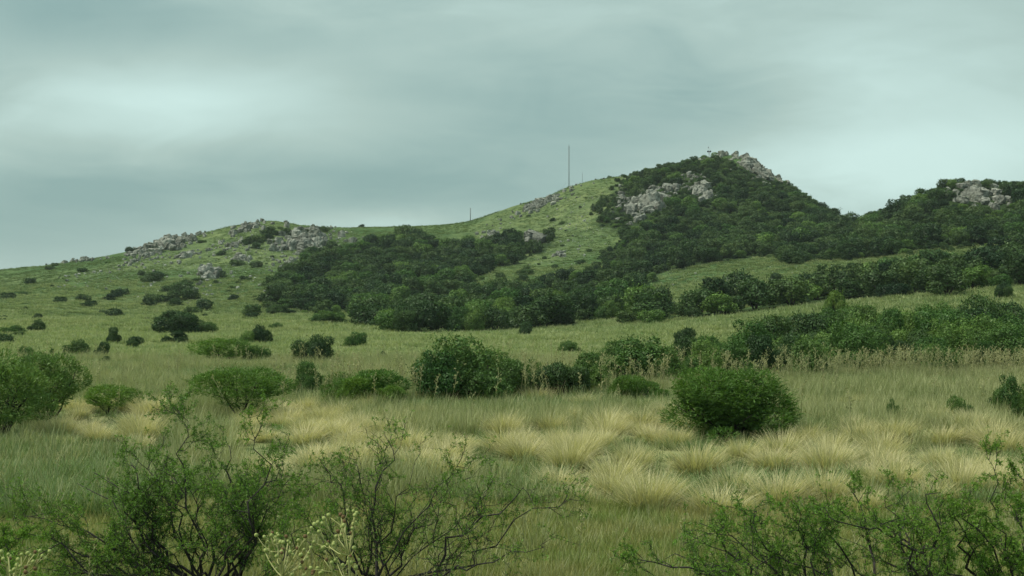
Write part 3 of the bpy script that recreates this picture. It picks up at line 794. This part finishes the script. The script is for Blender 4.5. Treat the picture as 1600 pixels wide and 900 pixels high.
for (u, v, w) in ((240, 474, 6), (232, 478, 4), (285, 462, 6), (298, 468, 5), (270, 470, 4), (235, 440, 5), (248, 436, 4), (130, 425, 4), (205, 395, 4), (203, 391, 3), (275, 478, 5), (320, 485, 4), (345, 398, 3.4), (390, 380, 5), (402, 376, 5), (415, 372, 5), (428, 366, 4),
               (180, 465, 4), (190, 460, 4), (135, 480, 3), (172, 468, 3), (262, 455, 4), (310, 440, 3), (292, 448, 4), (222, 430, 3), (86, 416, 3), (565, 354, 2.6), (130, 470, 3.4), (142, 478, 3)):
    sc.append((ground_at(u, v, 60), w))
r = np.random.default_rng(12)
for p, w in sc:
    o = link('hill_shrub', WOOD_MESHES['leaf_dark' if r.random() < .5 else 'leaf_wood'][r.integers(4)], None, p - np.array((0, 0, .12 * w)), r.random() * 6.28, (w, w * r.uniform(.7, 1.2), w * r.uniform(.42, .7)))
    LABELLED.append((o, ('tiny' if w < 1.2 else 'small' if w < 2.4 else 'large') + ' dark slope shrub', 'shrub', 'low shrubs on the open hillside'))
print('scrub', len(sc))

# ------------------------------------------------------------------ grasses


def blades(n, seed, hgt, rad, lean, wid, seg=3, droop=.3, hvar=.5):
    r = np.random.default_rng(seed); a = r.random(n) * 6.283; q = np.sqrt(r.random(n))
    base = np.stack([q * rad * np.cos(a), q * rad * np.sin(a), np.zeros(n)], 1)
    az = a + r.normal(size=n) * .7; ln = hgt * (1 - hvar * r.random(n)); le = lean * (.25 + .9 * q) * (.6 + .8 * r.random(n)); dr = droop * (.4 + 1.2 * r.random(n))
    t = np.linspace(0, 1, seg + 1); ang = le[:, None] + dr[:, None] * t[None, :] ** 1.5 * 1.6
    st = ln[:, None] / seg; hx = np.cumsum(np.concatenate([np.zeros((n, 1)), (np.sin(ang) * st)[:, :-1]], 1), 1); hz = np.cumsum(np.concatenate([np.zeros((n, 1)), (np.cos(ang) * st)[:, :-1]], 1), 1)
    d = np.stack([np.cos(az), np.sin(az)], 1); sa = az + 1.57 + r.normal(size=n) * .6; side = np.stack([np.cos(sa), np.sin(sa), np.zeros(n)], 1)
    c = base[:, None, :] + np.concatenate([hx[..., None] * d[:, None, :], hz[..., None]], -1)
    w = wid * (.7 + .6 * r.random(n))[:, None] * (1 - .85 * t[None, :] ** 1.4)
    V = np.stack([c - side[:, None, :] * w[..., None] * .5, c + side[:, None, :] * w[..., None] * .5], 2)   # n, seg+1, 2, 3
    i = np.arange(n)[:, None] * (seg + 1) * 2; j = np.arange(seg)[None, :] * 2
    F4 = np.stack([i + j, i + j + 1, i + j + 3, i + j + 2], -1).reshape(-1, 4)
    uv = np.zeros((n, seg + 1, 2, 2)); uv[..., 1] = t[None, :, None]; uv[:, :, 1, 0] = 1
    return V.reshape(-1, 3), F4, uv.reshape(-1, 2)


def tuft(name, mat, *a, **k):
    V, F4, uv = blades(*a, **k); return mesh_np(name, V, None, F4, [M[mat]], uv=uv)


SHORT = [tuft('short_tuft', 'grass_short', 85, 10 + s, .22, .24, .55, .0058) for s in range(4)]
LUSH = [tuft('lush_tuft', 'grass_green', 60, 20 + s, .42, .26, .5, .013, droop=.5) for s in range(3)]
MEADOW = [tuft('meadow_tuft', 'grass_meadow', 46, 30 + s, .62, .26, .32, .011, hvar=.6) for s in range(4)]
FAR = [tuft('far_tuft', 'grass_far', 40, 40 + s, .5, .5, .35, .035, seg=2) for s in range(4)]
HILLG = [tuft('hill_tuft', 'grass_hill', 40, 45 + s, .5, .5, .4, .06, seg=2) for s in range(4)]
TUSSOCK = [tuft('tussock', 'grass_straw', 1200, 50 + s, .70, .24, .85, .0075, seg=4, droop=.40, hvar=.45) for s in range(5)]


def stalk_mesh(seed):
    r = np.random.default_rng(seed); mb = MB(); h = 1.0; t = np.linspace(0, 1, 5); ax, ay = r.normal() * .06, r.normal() * .06
    p = np.stack([ax * t ** 2, ay * t ** 2, h * t], 1); mb.tube(p, .007 * (1 - .5 * t), 4)
    k = 0
    for z in np.linspace(.62, 1.0, 11):
        a = r.random() * 6.283; q = np.array((ax * z * z, ay * z * z, z)); d = np.array((math.cos(a), math.sin(a), 1.1)); e = q + d * r.uniform(.03, .08)
        mb.tube(np.stack([q, e]), (.004, .003), 4)
        V, F4 = cards(np.array([e, e + .01, e - .008]), r.normal(size=(3, 3)) + (0, 0, 1), r.normal(size=(3, 3)), .05, .022); mb.add(V, F4)
    mb.uv = [np.stack([np.zeros(len(v)), np.clip(v[:, 2], 0, 1)], 1) for v in mb.V]
    return mb.mesh('weed_stalk', [M['stalk']])


STALK = [stalk_mesh(s) for s in range(5)]


def field(n, d0, d1, pw, seed, ulim=(-560, 2160)):
    n = int(n * 1.55); r = np.random.default_rng(seed); t = r.random(n)
    e = 2 - pw; d = (t * (d1 ** e - d0 ** e) + d0 ** e) ** (1 / e); u = ulim[0] + r.random(n) * (ulim[1] - ulim[0])
    x = (u - U0) / F * d; z = height(x, d); v = V0 - (z - CZ) * F / d
    return np.stack([x, d, z], 1), u, v, r


for u_, v_, w_ in ((1140, 688, 190), (75, 650, 140), (0, 675, 180)):
    p = ground_at(u_, v_); BUSH_DISC.append((p[0], p[1], w_ * .42 * p[1] / F))
p = ground_at(378, 657)
for k in range(4): BUSH_DISC.append((p[0], p[1] - .5 * k, .75))
BD = np.array(BUSH_DISC)


def clear_of_bushes(P, margin=.9):
    ok = np.ones(len(P), bool)
    for x, y, q in BD: ok &= (P[:, 0] - x) ** 2 + (P[:, 1] - y) ** 2 > (q * margin) ** 2
    return ok


BDT = BD

TUS_POLY = [([(600, 705), (690, 692), (760, 678), (900, 676), (1000, 672), (1130, 684), (1260, 692), (1400, 690), (1600, 688), (1700, 690), (1700, 800), (1450, 805), (1250, 800), (1080, 812), (900, 795), (820, 765), (700, 755), (620, 745)], .98),
            ([(370, 655), (500, 645), (600, 690), (600, 740), (400, 770), (360, 720)], .9), ([(60, 640), (250, 640), (260, 705), (100, 705)], 1.1), ([(480, 622), (1040, 630), (1040, 668), (480, 668)], 2.6), ([(1250, 630), (1600, 630), (1600, 680), (1250, 680)], 2.6)]
TUS_LABEL = ['pale straw tussock', 'straw coloured tussock', 'pale straw tussock', 'lone straw tussock', 'lone straw tussock']
tus = []
for i, (poly, st) in enumerate(TUS_POLY):
    for p in scatter_px(poly, st, 1100 + i, 15, 60, ulim=(-40, 1660), jit=False): tus.append((p, i))
print('tussocks', len(tus))
r = np.random.default_rng(4)
gaps = lambda p: lattice_noise(p[0] + 50, p[1], 77, 1.9) < -.36
tus = [t for t in tus if not gaps(t[0])]
tus.sort(key=lambda t: t[0][1])
tus = [t for t in tus if ((BDT[:, 0] - t[0][0]) ** 2 + (BDT[:, 1] - t[0][1] - .3) ** 2 > (BDT[:, 2] * .8) ** 2).all()]
for p, i in tus[:300]:
    s = r.uniform(.62, 1.18); o = link('tussock', TUSSOCK[r.integers(5)], None, p - np.array((0, 0, .03)), r.random() * 6.28, (s * 1.05, s * 1.05, s * r.uniform(.85, 1.3)))
    o.rotation_euler = (r.normal() * .08, r.normal() * .08, r.random() * 6.28); LABELLED.append((o, ('large ' if s > .95 else 'small ' if s < .75 else '') + TUS_LABEL[i], 'tussock', 'feather grass tussocks in the meadow'))

in_tus = lambda u, v: inside(TUS_POLY[0][0], u, v) | inside(TUS_POLY[1][0], u, v) | inside(TUS_POLY[2][0], u, v)
edge = lambda P: 26 * lattice_noise(P[:, 0], P[:, 1], 91, 2.2) + 14 * lattice_noise(P[:, 0], P[:, 1], 92, .8)
# short grass of the foreground
P, u, v, r = field(16000, 11, 24, .3, 31); v = v + edge(P); k = (v > 752) & ~(in_tus(u, v) & (r.random(len(u)) < .7)); P = P[k]; n = len(P)
lush = (u[k] < 270) | (lattice_noise(P[:, 0], P[:, 1], 88, 1.8) > .45)
s = r.uniform(.6, 1.3, (n, 1)) * np.array((1, 1, 1)); idx = np.where(lush & (v[k] < 800), 4 + r.integers(0, 3, n), r.integers(0, 4, n)); q = r.random(n); idx = np.where(q > .93, 7 + r.integers(0, 4, n), idx); idx = np.where(q < .015, 11, idx); s = np.where((q > .93)[:, None], s * .6, s); s = np.where((q < .015)[:, None], s * .55, s)
print('tussocks kept', len(tus))
scatter('short_grass', 'short yellow green grass in the foreground', P, upright(n, .12, 2), s, idx, SHORT + LUSH + MEADOW + STALK[:1])
# tall meadow grass
P, u, v, r = field(30000, 17, 78, 1.0, 32); v = v + edge(P) * (v > 700); k = (v < 800) & (v > 555) & ~(in_tus(u, v) & (r.random(len(u)) < .75)) & clear_of_bushes(P, .72); P = P[k]; u = u[k]; v = v[k]; n = len(P)
green = ((u < 270) & (v > 672)) | (lattice_noise(P[:, 0], P[:, 1], 89, 3.5) > .40) | (in_tus(u, v))
s = r.uniform(.55, 1.2, (n, 1)) * np.array((1, 1, 1)) * np.where(P[:, 1:2] > 40, 1.15, 1.0) * np.where(in_tus(u, v), .75, 1.0)[:, None]
idx = np.where(green & (r.random(n) < .75), 4 + r.integers(0, 3, n), r.integers(0, 4, n))
scatter('meadow_grass', 'tall olive and straw meadow grass', P, upright(n, .1, 3), s, idx, MEADOW + LUSH)
# far field
P, u, v, r = field(42000, 66, 330, 1.35, 33); w = np.zeros(len(P), bool)
for kk in ('central', 'dome', 'right', 'belt', 'valley', 'front'): w |= inside(WOODS[kk], u, v)
k = ~w & visible_mask(P[:, 0], P[:, 1], P[:, 2]); P = P[k]; n = len(P)
s = (r.uniform(.5, 1.15, n) * np.clip(P[:, 1] / 100, .9, 1.5))[:, None] * np.array((1.2, 1.2, .8))
scatter('field_grass', 'pale grass of the far field and lower slopes', P, upright(n, .1, 6), s, r.integers(0, 4, n), FAR)
# rougher, greener grass of the hill itself
P, u, v, r = field(60000, 215, 470, .4, 35); k = visible_mask(P[:, 0], P[:, 1], P[:, 2]) & (lattice_noise(P[:, 0], P[:, 1], 95, 9) + .6 * r.random(len(u)) > .0)
for kk in ('central', 'dome', 'right', 'belt'): k &= ~inside(WOODS[kk], u, v)
P = P[k]
ok = np.ones(len(P), bool)
for x_, y_, q_ in ROCK_DISC: ok &= (P[:, 0] - x_) ** 2 + ((P[:, 1] - y_) * .7) ** 2 > (q_ * .9 + .5) ** 2
P = P[ok]; n = len(P); s = (r.uniform(.5, 1.3, n))[:, None] * np.array((1.25, 1.25, .5))
scatter('hill_grass', 'rough green grass of the hill slopes', P, upright(n, .1, 8), s, r.integers(0, 4, n), HILLG)
# weed stalks
P, u, v, r = field(9000, 26, 70, .9, 34)
dens = np.where(inside([(1040, 585), (1180, 560), (1600, 555), (1700, 560), (1700, 600), (1240, 606), (1040, 600)], u, v), 1.0, .05)
dens = np.where(inside([(420, 618), (640, 612), (1040, 606), (1040, 628), (420, 640)], u, v), .5, dens); dens = np.where(v > 636, .012, dens)
k = (r.random(len(u)) < dens) & clear_of_bushes(P, 1.0); P = P[k]; n = len(P)
s = r.uniform(.7, 1.25, (n, 1)) * np.array((1.3, 1.3, 1.15))
scatter('weed_stalks', 'pale dry weed stalks with seed heads standing above the meadow grass', P, upright(n, .08, 7), s, r.integers(0, 5, n), STALK)

# ------------------------------------------------------------------ shrubs with a shape of their own
R_ = random.Random(5)


def rv(s=1.0): return np.array((R_.gauss(0, s), R_.gauss(0, s), R_.gauss(0, s)))


def at_px(u, v, D): return np.array(((u - U0) / F * D, D, CZ + (V0 - v) / F * D))


def path(p0, p1, n, wig, sag=0.0):
    t = np.linspace(0, 1, n)[:, None]; p = p0 + (p1 - p0) * t; L = np.linalg.norm(p1 - p0)
    p = p + np.array((0, 0, 1.0)) * (sag * L * 4 * t * (1 - t)); o = np.zeros((n, 3))
    for k in range(1, n): o[k] = o[k - 1] * .6 + rv(wig * L / n)
    o -= t * o[-1] * .5
    return p + o


def thorn_shrub(label, base, targets, leaf=1.0, r0=.035, sub=8, bare=False, name='thorn_shrub', tw=(.10, .32), lsize=.027, group='thorn shrubs in the foreground', jd=.9, nleaf=6, wands=False, sag=.08, spread=.12, drop=22):
    root = bpy.data.objects.new(name, None); C.objects.link(root); root.location = base; tag(root, label, 'shrub', group)
    stump = MB(); stump.tube(np.array([(0, 0, -.1), (0.01, 0, .06), (.0, .01, .16)]), (r0 * 1.6, r0 * 1.4, r0 * 1.1), 7); link('trunk', stump.mesh('trunk', [M['twig']]), root)
    for tg in targets:
        u, v = tg[:2]; D = base[1] + (tg[2] if len(tg) > 2 else R_.uniform(-jd, jd))
        end = at_px(u, v + drop * (v < 800), D) - base; mb = MB(); LP, LA = [], []
        st = np.array((R_.uniform(-1, 1) * spread, R_.uniform(-1, 1) * spread, .05)); st[2] = float(height(base[0] + st[0], base[1] + st[1])) - base[2] - .03; L = np.linalg.norm(end - st)
        n = 12; p = path(st, end, n, .38, sag); t = np.linspace(0, 1, n); rr = r0 * (.55 + .5 * R_.random()) * (1 - .86 * t ** .8); mb.tube(p, rr, 6)

        def leaves(q, d, k):
            for _ in range(k):
                a = unit(d * .5 + rv(.8)); LP.append(q + a * lsize * .6); LA.append(a)

        def twig(q, d, ln, depth, rad):
            m_ = 5 if depth == 0 else 4; e = path(q, q + d * ln, m_, .45, 0); mb.tube(e, rad * np.linspace(1, .4, m_), 4 if depth == 0 else 3, cap=False)
            dens = leaf * (.55 if bare else 1)
            steps = max(2, int(ln / .035))
            for s_ in np.linspace(.15, 1, steps):
                i = min(int(s_ * (m_ - 1)), m_ - 2); f = s_ * (m_ - 1) - i; c = e[i] * (1 - f) + e[i + 1] * f
                if R_.random() < dens * (.6 if depth == 0 else .75): leaves(c, unit(e[i + 1] - e[i]), nleaf)
            if depth < 2:
                for k in range(5 if depth == 0 else 3):
                    s_ = R_.uniform(.25, 1); i = min(int(s_ * (m_ - 1)), m_ - 2); f = s_ * (m_ - 1) - i; c = e[i] * (1 - f) + e[i + 1] * f
                    twig(c, unit(unit(e[i + 1] - e[i]) * .8 + rv(.55)), ln * R_.uniform(.3, .55), depth + 1, rad * .6)
        if wands:
            for s_ in np.arange(.30, 1.0, .03 / L):
                i = min(int(s_ * (n - 1)), n - 2); f = s_ * (n - 1) - i
                if R_.random() < .7: leaves(p[i] * (1 - f) + p[i + 1] * f, unit(p[i + 1] - p[i]), 3)
        for k in range(sub):
            s_ = R_.uniform(.22, 1) ** .8; i = min(int(s_ * (n - 1)), n - 2); c = p[i] + (p[i + 1] - p[i]) * R_.random()
            d = unit(unit(p[i + 1] - p[i]) * .8 + rv(.55) + np.array((0, 0, .25))); twig(c, d, (L * R_.uniform(*tw) + .06) * (1.12 - .55 * s_), 0, max(rr[i] * .5, .0034))
        b = link('limb', mb.mesh('limb', [M['twig']]), root)
        if LP:
            LP, LA = np.array(LP), np.array(LA); r = np.random.default_rng(len(LP)); sz = lsize * (.6 + .8 * r.random(len(LP)))
            V, q = cards(LP, LA, unit(r.normal(size=LP.shape) + (0, 0, .6)), sz, sz * .30, .08); link('foliage', mesh_np('foliage', V, None, q, [M['leaf_acacia']]), b)
    return root


def foot(u, D): x = (u - U0) / F * D; return np.array((x, D, float(height(x, D))))


thorn_shrub('spreading thorn shrub with feathery leaves, tallest of the foreground', foot(335, 12.2),
            [(272, 618, 0), (130, 735), (52, 830), (408, 655), (436, 700), (238, 690), (110, 815), (20, 860, -.3), (150, 880, -.5), (195, 640 + 60), (330, 710), (455, 760), (365, 670), (180, 760), (300, 740), (260, 720), (420, 730), (385, 790), (150, 720), (455, 730), (40, 800), (90, 870), (60, 890), (470, 830), (400, 740), (210, 800)], .85, .025, 11, tw=(.14, .36), sag=.03)
thorn_shrub('mostly bare thorn shrub with grey tangled twigs, centre of the foreground', foot(590, 12.6),
            [(497, 690), (560, 700), (600, 662), (645, 690), (720, 705), (690, 765), (760, 700 + 60), (880, 765), (830, 745), (520, 760), (640, 790), (770, 830), (850, 850), (470, 800), (600, 780), (540, 830)], .8, .022, 11, bare=True, tw=(.14, .36), sag=.03)
thorn_shrub('low thorn shrub with long leafy branches arching left over the grass', foot(1310, 10.9),
            [(982, 868, -.5), (1096, 792), (1138, 762), (1080, 885), (1060, 850), (1040, 872), (1180, 800), (1240, 775), (1270, 850), (1150, 830), (1110, 840), (1290, 800), (1000, 880, -.3), (1230, 820)], .75, .021, 8, tw=(.12, .30), wands=True, sag=.10, spread=.5, drop=26)
thorn_shrub('thorn shrub with upright leafy wands before the straw grass, right of the arching one', foot(1470, 11.0),
            [(1330, 738), (1290, 775), (1400, 780), (1460, 746), (1370, 800), (1440, 820), (1480, 800), (1260, 800), (1230, 850), (1510, 850), (1310, 830), (1420, 760), (1350, 770), (1480, 870)], .75, .021, 8, tw=(.12, .30), wands=True, sag=.08, spread=.5, drop=22)
thorn_shrub('leafy thorn shrub reaching in from the right edge of the foreground', foot(1610, 11.2),
            [(1538, 700), (1572, 735), (1490, 770), (1600, 720), (1545, 790), (1500, 840), (1640, 740), (1460, 870), (1580, 860), (1530, 830), (1690, 760)], 1.0, .021, 9, tw=(.09, .26), wands=True)
thorn_shrub('tip of a leafy thorn branch at the left edge of the foreground', foot(-60, 10.2), [(28, 838), (5, 850), (-40, 800), (-90, 830), (20, 870)], 1.1, .018, 9, wands=True)


def near_bush(label, u, v, wpx, hpx, seed, n, lobes, ln, wd, mat, low, nst, sh, ss, feather=1, name='bush', gap=0, spread=.5, shoots=260, sink=.3, fill=0):
    p = ground_at(u, v); dv = sink * F / p[1]; p = ground_at(u, v + dv); hpx += dv; s = p[1] / F; root = bpy.data.objects.new(name, None); C.objects.link(root); root.location = p; root.scale = (wpx * s, wpx * s, hpx * s)
    tag(root, label, 'bush' if name == 'bush' else 'tree', 'large shrubs of the near meadow')
    link('crown', crown_mesh(name + '_crown', M[mat], seed, n, ln, wd, lobes=lobes, feather=feather, low=low, gap=gap, spread=spread, shoots=shoots, fill=fill), root)
    link('trunk', stems(seed, nst, sh, .014, ss).mesh('trunk', [M['bark']]), root)


near_bush('large round feathery bush with dark twiggy base in the right meadow', 1140, 683, 188, 106, 61, 22000, 40, .05, .0095, 'leaf_feather', .05, 22, .5, .44, sink=.12, fill=4500, shoots=700)
near_bush('umbrella acacia with forked trunk behind the left thorn shrub', 378, 655, 160, 80, 62, 12000, 24, .05, .009, 'leaf_feather', .48, 4, .75, .36, name='acacia_tree', spread=.6, sink=.06)
near_bush('leafy acacia at the left edge with leaning dark trunk', 75, 650, 140, 96, 63, 12000, 24, .05, .011, 'leaf_mid', .44, 6, .7, .36, name='acacia_tree', gap=.3)
near_bush('taller acacia cut by the left edge of the view', 0, 675, 180, 128, 64, 13000, 26, .045, .010, 'leaf_mid', .26, 9, .7, .36, name='acacia_tree', gap=.2)

# ------------------------------------------------------------------ thistles


def globe_mesh(mat):
    import bmesh
    bm = bmesh.new(); bmesh.ops.create_icosphere(bm, subdivisions=2, radius=1)
    for v in bm.verts: v.co *= 1 + .12 * math.sin(v.co.x * 19) * math.sin(v.co.y * 17 + v.co.z * 21)
    me = bpy.data.meshes.new('flower_head'); bm.to_mesh(me); bm.free(); me.materials.append(mat)
    for p in me.polygons: p.use_smooth = True
    return me


HEADS = [globe_mesh(M['head']), globe_mesh(M['dry_head'])]


def thistle(label, u, D, vtop, tips, sd):
    base = foot(u, D); root = bpy.data.objects.new('thistle', None); C.objects.link(root); root.location = base; tag(root, label, 'thistle', 'globe headed thistles by the camera')
    r = np.random.default_rng(sd); top = at_px(u + 4, vtop, D) - base; mb = MB(); p = path(np.zeros(3), top, 9, .12); mb.tube(p, np.linspace(.0075, .003, 9), 6); ends = [p[-1]]
    for (a, b) in tips:
        e = at_px(a, b, D + r.uniform(-.12, .12)) - base; i = int(np.clip(np.searchsorted(p[:, 2], e[2] - .10 - .12 * r.random()), 2, 7))
        q = path(p[i], e, 5, .15, -.06); mb.tube(q, np.linspace(.0034, .002, 5), 5); ends.append(e)
        for k in range(2):
            e2 = e + np.array((r.normal() * .035, r.normal() * .03, r.uniform(-.03, .03))); mb.tube(path(q[3], e2, 3, .1), (.002, .0018, .0016), 4); ends.append(e2)
    mb.uv = [np.stack([np.zeros(len(v_)), np.full(len(v_), .8)], 1) for v_ in mb.V]
    link('stem', mb.mesh('stem', [M['thistle']]), root)
    for k, e in enumerate(ends):
        s = r.uniform(.0062, .0088) * D / 5.0; link('flower_head', HEADS[1 if r.random() < .22 else 0], root, e + np.array((0, 0, s * .6)), r.random() * 6, (s, s, s * 1.05))


thistle('tallest pale globe headed thistle in front of the bare thorn shrub', 533, 5.0, 812, [(552, 800), (556, 818), (498, 832), (528, 832), (512, 852), (507, 856), (518, 858), (550, 826), (548, 870), (556, 888), (510, 876), (538, 816), (532, 806), (506, 812), (544, 880), (488, 898), (500, 897), (526, 874), (548, 834)], 1)
thistle('shorter globe headed thistle under the leafy left thorn shrub', 444, 5.2, 842, [(424, 838), (435, 838), (430, 842), (418, 848), (415, 862), (453, 850), (466, 846), (475, 860), (482, 866), (472, 880), (478, 890), (440, 864), (464, 858), (448, 880), (456, 882)], 2)
thistle('pale globe headed thistle cut by the lower left edge of the view', 8, 5.0, 868, [(2, 864), (14, 872), (28, 876), (34, 868), (22, 892), (10, 882), (-14, 870), (66, 870), (40, 896), (55, 864)], 3)

# ------------------------------------------------------------------ masts


def lattice_mast(label, u, v, vtop, half, rad, name, guy=False):
    p = ground_at(u, v, 60); h = (v - vtop) * p[1] / F; root = bpy.data.objects.new(name, None); C.objects.link(root); root.location = p; tag(root, label, 'mast')
    A = [np.array((half * math.cos(a), half * math.sin(a), 0)) for a in (.3, 2.4, 4.5)]
    for a in A:
        mb = MB(); mb.tube(np.array([a - (0, 0, .4), a + (0, 0, h)]), (rad, rad), 6); link('leg', mb.mesh('leg', [M['metal']]), root)
    n = max(4, int(h / .8)); mb = MB()
    for k in range(n):
        z0, z1 = h * k / n, h * (k + 1) / n
        for i in range(3): mb.tube(np.array([A[i] + (0, 0, z0), A[(i + 1) % 3] + (0, 0, z1)]), (rad * .5,) * 2, 4)
    link('bracing', mb.mesh('bracing', [M['metal']]), root)
    mb = MB(); mb.tube(np.array([(0, 0, h), (0, 0, h + .9)]), (rad * .8, rad * .5), 6); link('tip', mb.mesh('tip', [M['metal']]), root)
    if guy:
        for k in range(3):
            a = k * 2.09 + .4; e = np.array((4 * math.cos(a), 4 * math.sin(a), 0)); e[2] = float(height(p[0] + e[0], p[1] + e[1])) - p[2]
            mb = MB(); mb.tube(np.array([(0, 0, h * .2), e]), (.012, .012), 4); link('guy_wire', mb.mesh('guy_wire', [M['metal']]), root)


lattice_mast('tall thin lattice mast on the crest left of the wooded summit', 889, 288, 224, .16, .05, 'lattice_mast', True)
lattice_mast('faint short mast on the crest just right of the tall mast', 910, 281, 266, .05, .022, 'short_mast')
p = ground_at(735, 343, 60); root = bpy.data.objects.new('utility_pole', None); C.objects.link(root); root.location = p; tag(root, 'single plain pole on the low saddle ridge left of the masts', 'pole')
mb = MB(); hh = 20 * p[1] / F; mb.tube(np.array([(0, 0, -.5), (0, 0, hh)]), (.17, .13), 8); link('shaft', mb.mesh('shaft', [M['metal']]), root)
mb = MB(); mb.tube(np.array([(0, 0, hh - .02), (0, 0, hh + .15)]), (.15, .05), 8); link('cap', mb.mesh('cap', [M['metal']]), root)
p = ground_at(1108, 242, 60); root = bpy.data.objects.new('antenna_tower', None); C.objects.link(root); root.location = p; tag(root, 'small pale antenna tower with two dark drums on the highest summit', 'tower')
k_ = p[1] / F; top = (242 - 223) * k_
for a in (.5, 2.6, 4.7):
    mb = MB(); mb.tube(np.array([(.55 * math.cos(a), .55 * math.sin(a), -.4), (.10 * math.cos(a), .10 * math.sin(a), top * .62)]), (.06, .05), 6); link('leg', mb.mesh('leg', [M['white']]), root)
mb = MB(); mb.tube(np.array([(0, 0, top * .4), (0, 0, top)]), (.06, .04), 6); link('pole', mb.mesh('pole', [M['white']]), root)
for x in (-.42, .42):
    mb = MB(); z = top * .60; mb.tube(np.array([(x, -.25, z), (x, -.22, z), (x, .12, z), (x, .15, z)]), (.02, .33, .33, .02), 12); link('drum', mb.mesh('drum', [M['drum']]), root)
    mb = MB(); mb.tube(np.array([(0, 0, z), (x, 0, z)]), (.04, .04), 5); link('bracket', mb.mesh('bracket', [M['drum']]), root)
mb = MB(); mb.tube(np.array([(-.3, 0, top * .86), (-.3, .05, top * .98)]), (.12, .10), 8); mb.tube(np.array([(-.3, 0, top * .9), (0, 0, top * .9)]), (.03, .03), 5); link('antenna', mb.mesh('antenna', [M['drum']]), root)

# ------------------------------------------------------------------ labels of the many: look, then the nearest landmark, then the order
LANDMARKS = [(478, 380, 'the largest outcrop'), (258, 386, 'the stepped skyline outcrop'), (388, 355, 'the left hilltop rocks'), (326, 432, 'the pointed outcrop'), (378, 406, 'the small rock row'), (832, 372, 'the twin rock slab'), (775, 377, 'the broken pale rocks'),
             (1012, 322, 'the rock cliff'), (1100, 298, 'the pale rock rib'), (1175, 262, 'the summit crest rocks'), (1525, 308, 'the right hill boulders'), (850, 318, 'the stony crest'), (876, 398, 'the small rock heap'), (870, 475, 'the lime green tree'),
             (645, 490, 'the dark tree clump'), (735, 495, 'the grey green tree'), (1305, 480, 'the bright round tree'), (1568, 452, 'the lone terrace bush'), (288, 505, 'the long dark thicket'), (57, 508, 'the far left bush'), (177, 520, 'the egg shaped bush'),
             (492, 540, 'the large dark bush'), (345, 545, 'the flat topped acacia'), (722, 570, 'the big leafy bush'), (985, 560, 'the wide leafy bush'), (1140, 630, 'the round feathery bush'), (378, 615, 'the umbrella acacia'), (75, 600, 'the left acacia'), (300, 740, 'the leafy thorn shrub'),
             (680, 770, 'the bare thorn shrub'), (1300, 800, 'the arching thorn shrub'), (1580, 770, 'the edge thorn shrub'), (889, 285, 'the tall mast'), (735, 340, 'the lone pole'), (1108, 240, 'the antenna tower'), (1395, 630, 'the lone sapling'), (1325, 345, 'the hill notch'),
             (958, 480, 'the fresh green tree'), (575, 600, 'the spreading fresh shrub'), (408, 520, 'the touching bush pair')]
ORD = ['leftmost', 'second from left', 'third from left', 'fourth from left', 'fifth from left', 'sixth from left', 'seventh from left', 'eighth from left', 'ninth from left', 'tenth from left']


def write_labels():
    sets = {}
    for o, look, cat, grp in LABELLED:
        u, v = project(*o.location)
        d = [math.hypot(u - a, (v - b) * 1.6) for a, b, _ in LANDMARKS]; k = int(np.argmin(d)); a, b, what = LANDMARKS[k]
        du, dv = u - a, (v - b) * 1.6; far = 'just ' if d[k] < 28 else ''
        rel = ('right of' if du > 0 else 'left of') if abs(du) > abs(dv) else ('below' if dv > 0 else 'above')
        sets.setdefault((look + ', ' + far + rel + ' ' + what, cat, grp), []).append((u, o))
    for (lab, cat, grp), l in sets.items():
        l.sort(key=lambda t: t[0])
        for i, (u, o) in enumerate(l):
            if 1 < len(l) <= len(ORD): tag(o, ('rightmost' if i == len(l) - 1 else ORD[i]) + ' ' + lab, cat, grp)
            else: tag(o, lab, cat, grp)


write_labels()

# ------------------------------------------------------------------ haze
HAZE = .00013


def haze():
    me = bpy.data.meshes.new('haze'); R, b, t = 2600.0, -5.0, 75.0
    V = [(x, y, z) for z in (b, t) for y in (-R, R) for x in (-R, R)]
    me.from_pydata(V, [], [(0, 2, 3, 1), (4, 5, 7, 6), (0, 1, 5, 4), (2, 6, 7, 3), (0, 4, 6, 2), (1, 3, 7, 5)])
    m, N, L = new_mat('haze'); p = N.new('ShaderNodeVolumePrincipled'); p.inputs['Density'].default_value = HAZE; p.inputs['Color'].default_value = (.84, .94, .95, 1); p.inputs['Anisotropy'].default_value = .2
    o = N.new('ShaderNodeOutputMaterial'); L.new(p.outputs[0], o.inputs['Volume']); me.materials.append(m)
    tag(link('haze', me), 'thin pale haze over the whole valley', None, None, 'stuff')


haze()
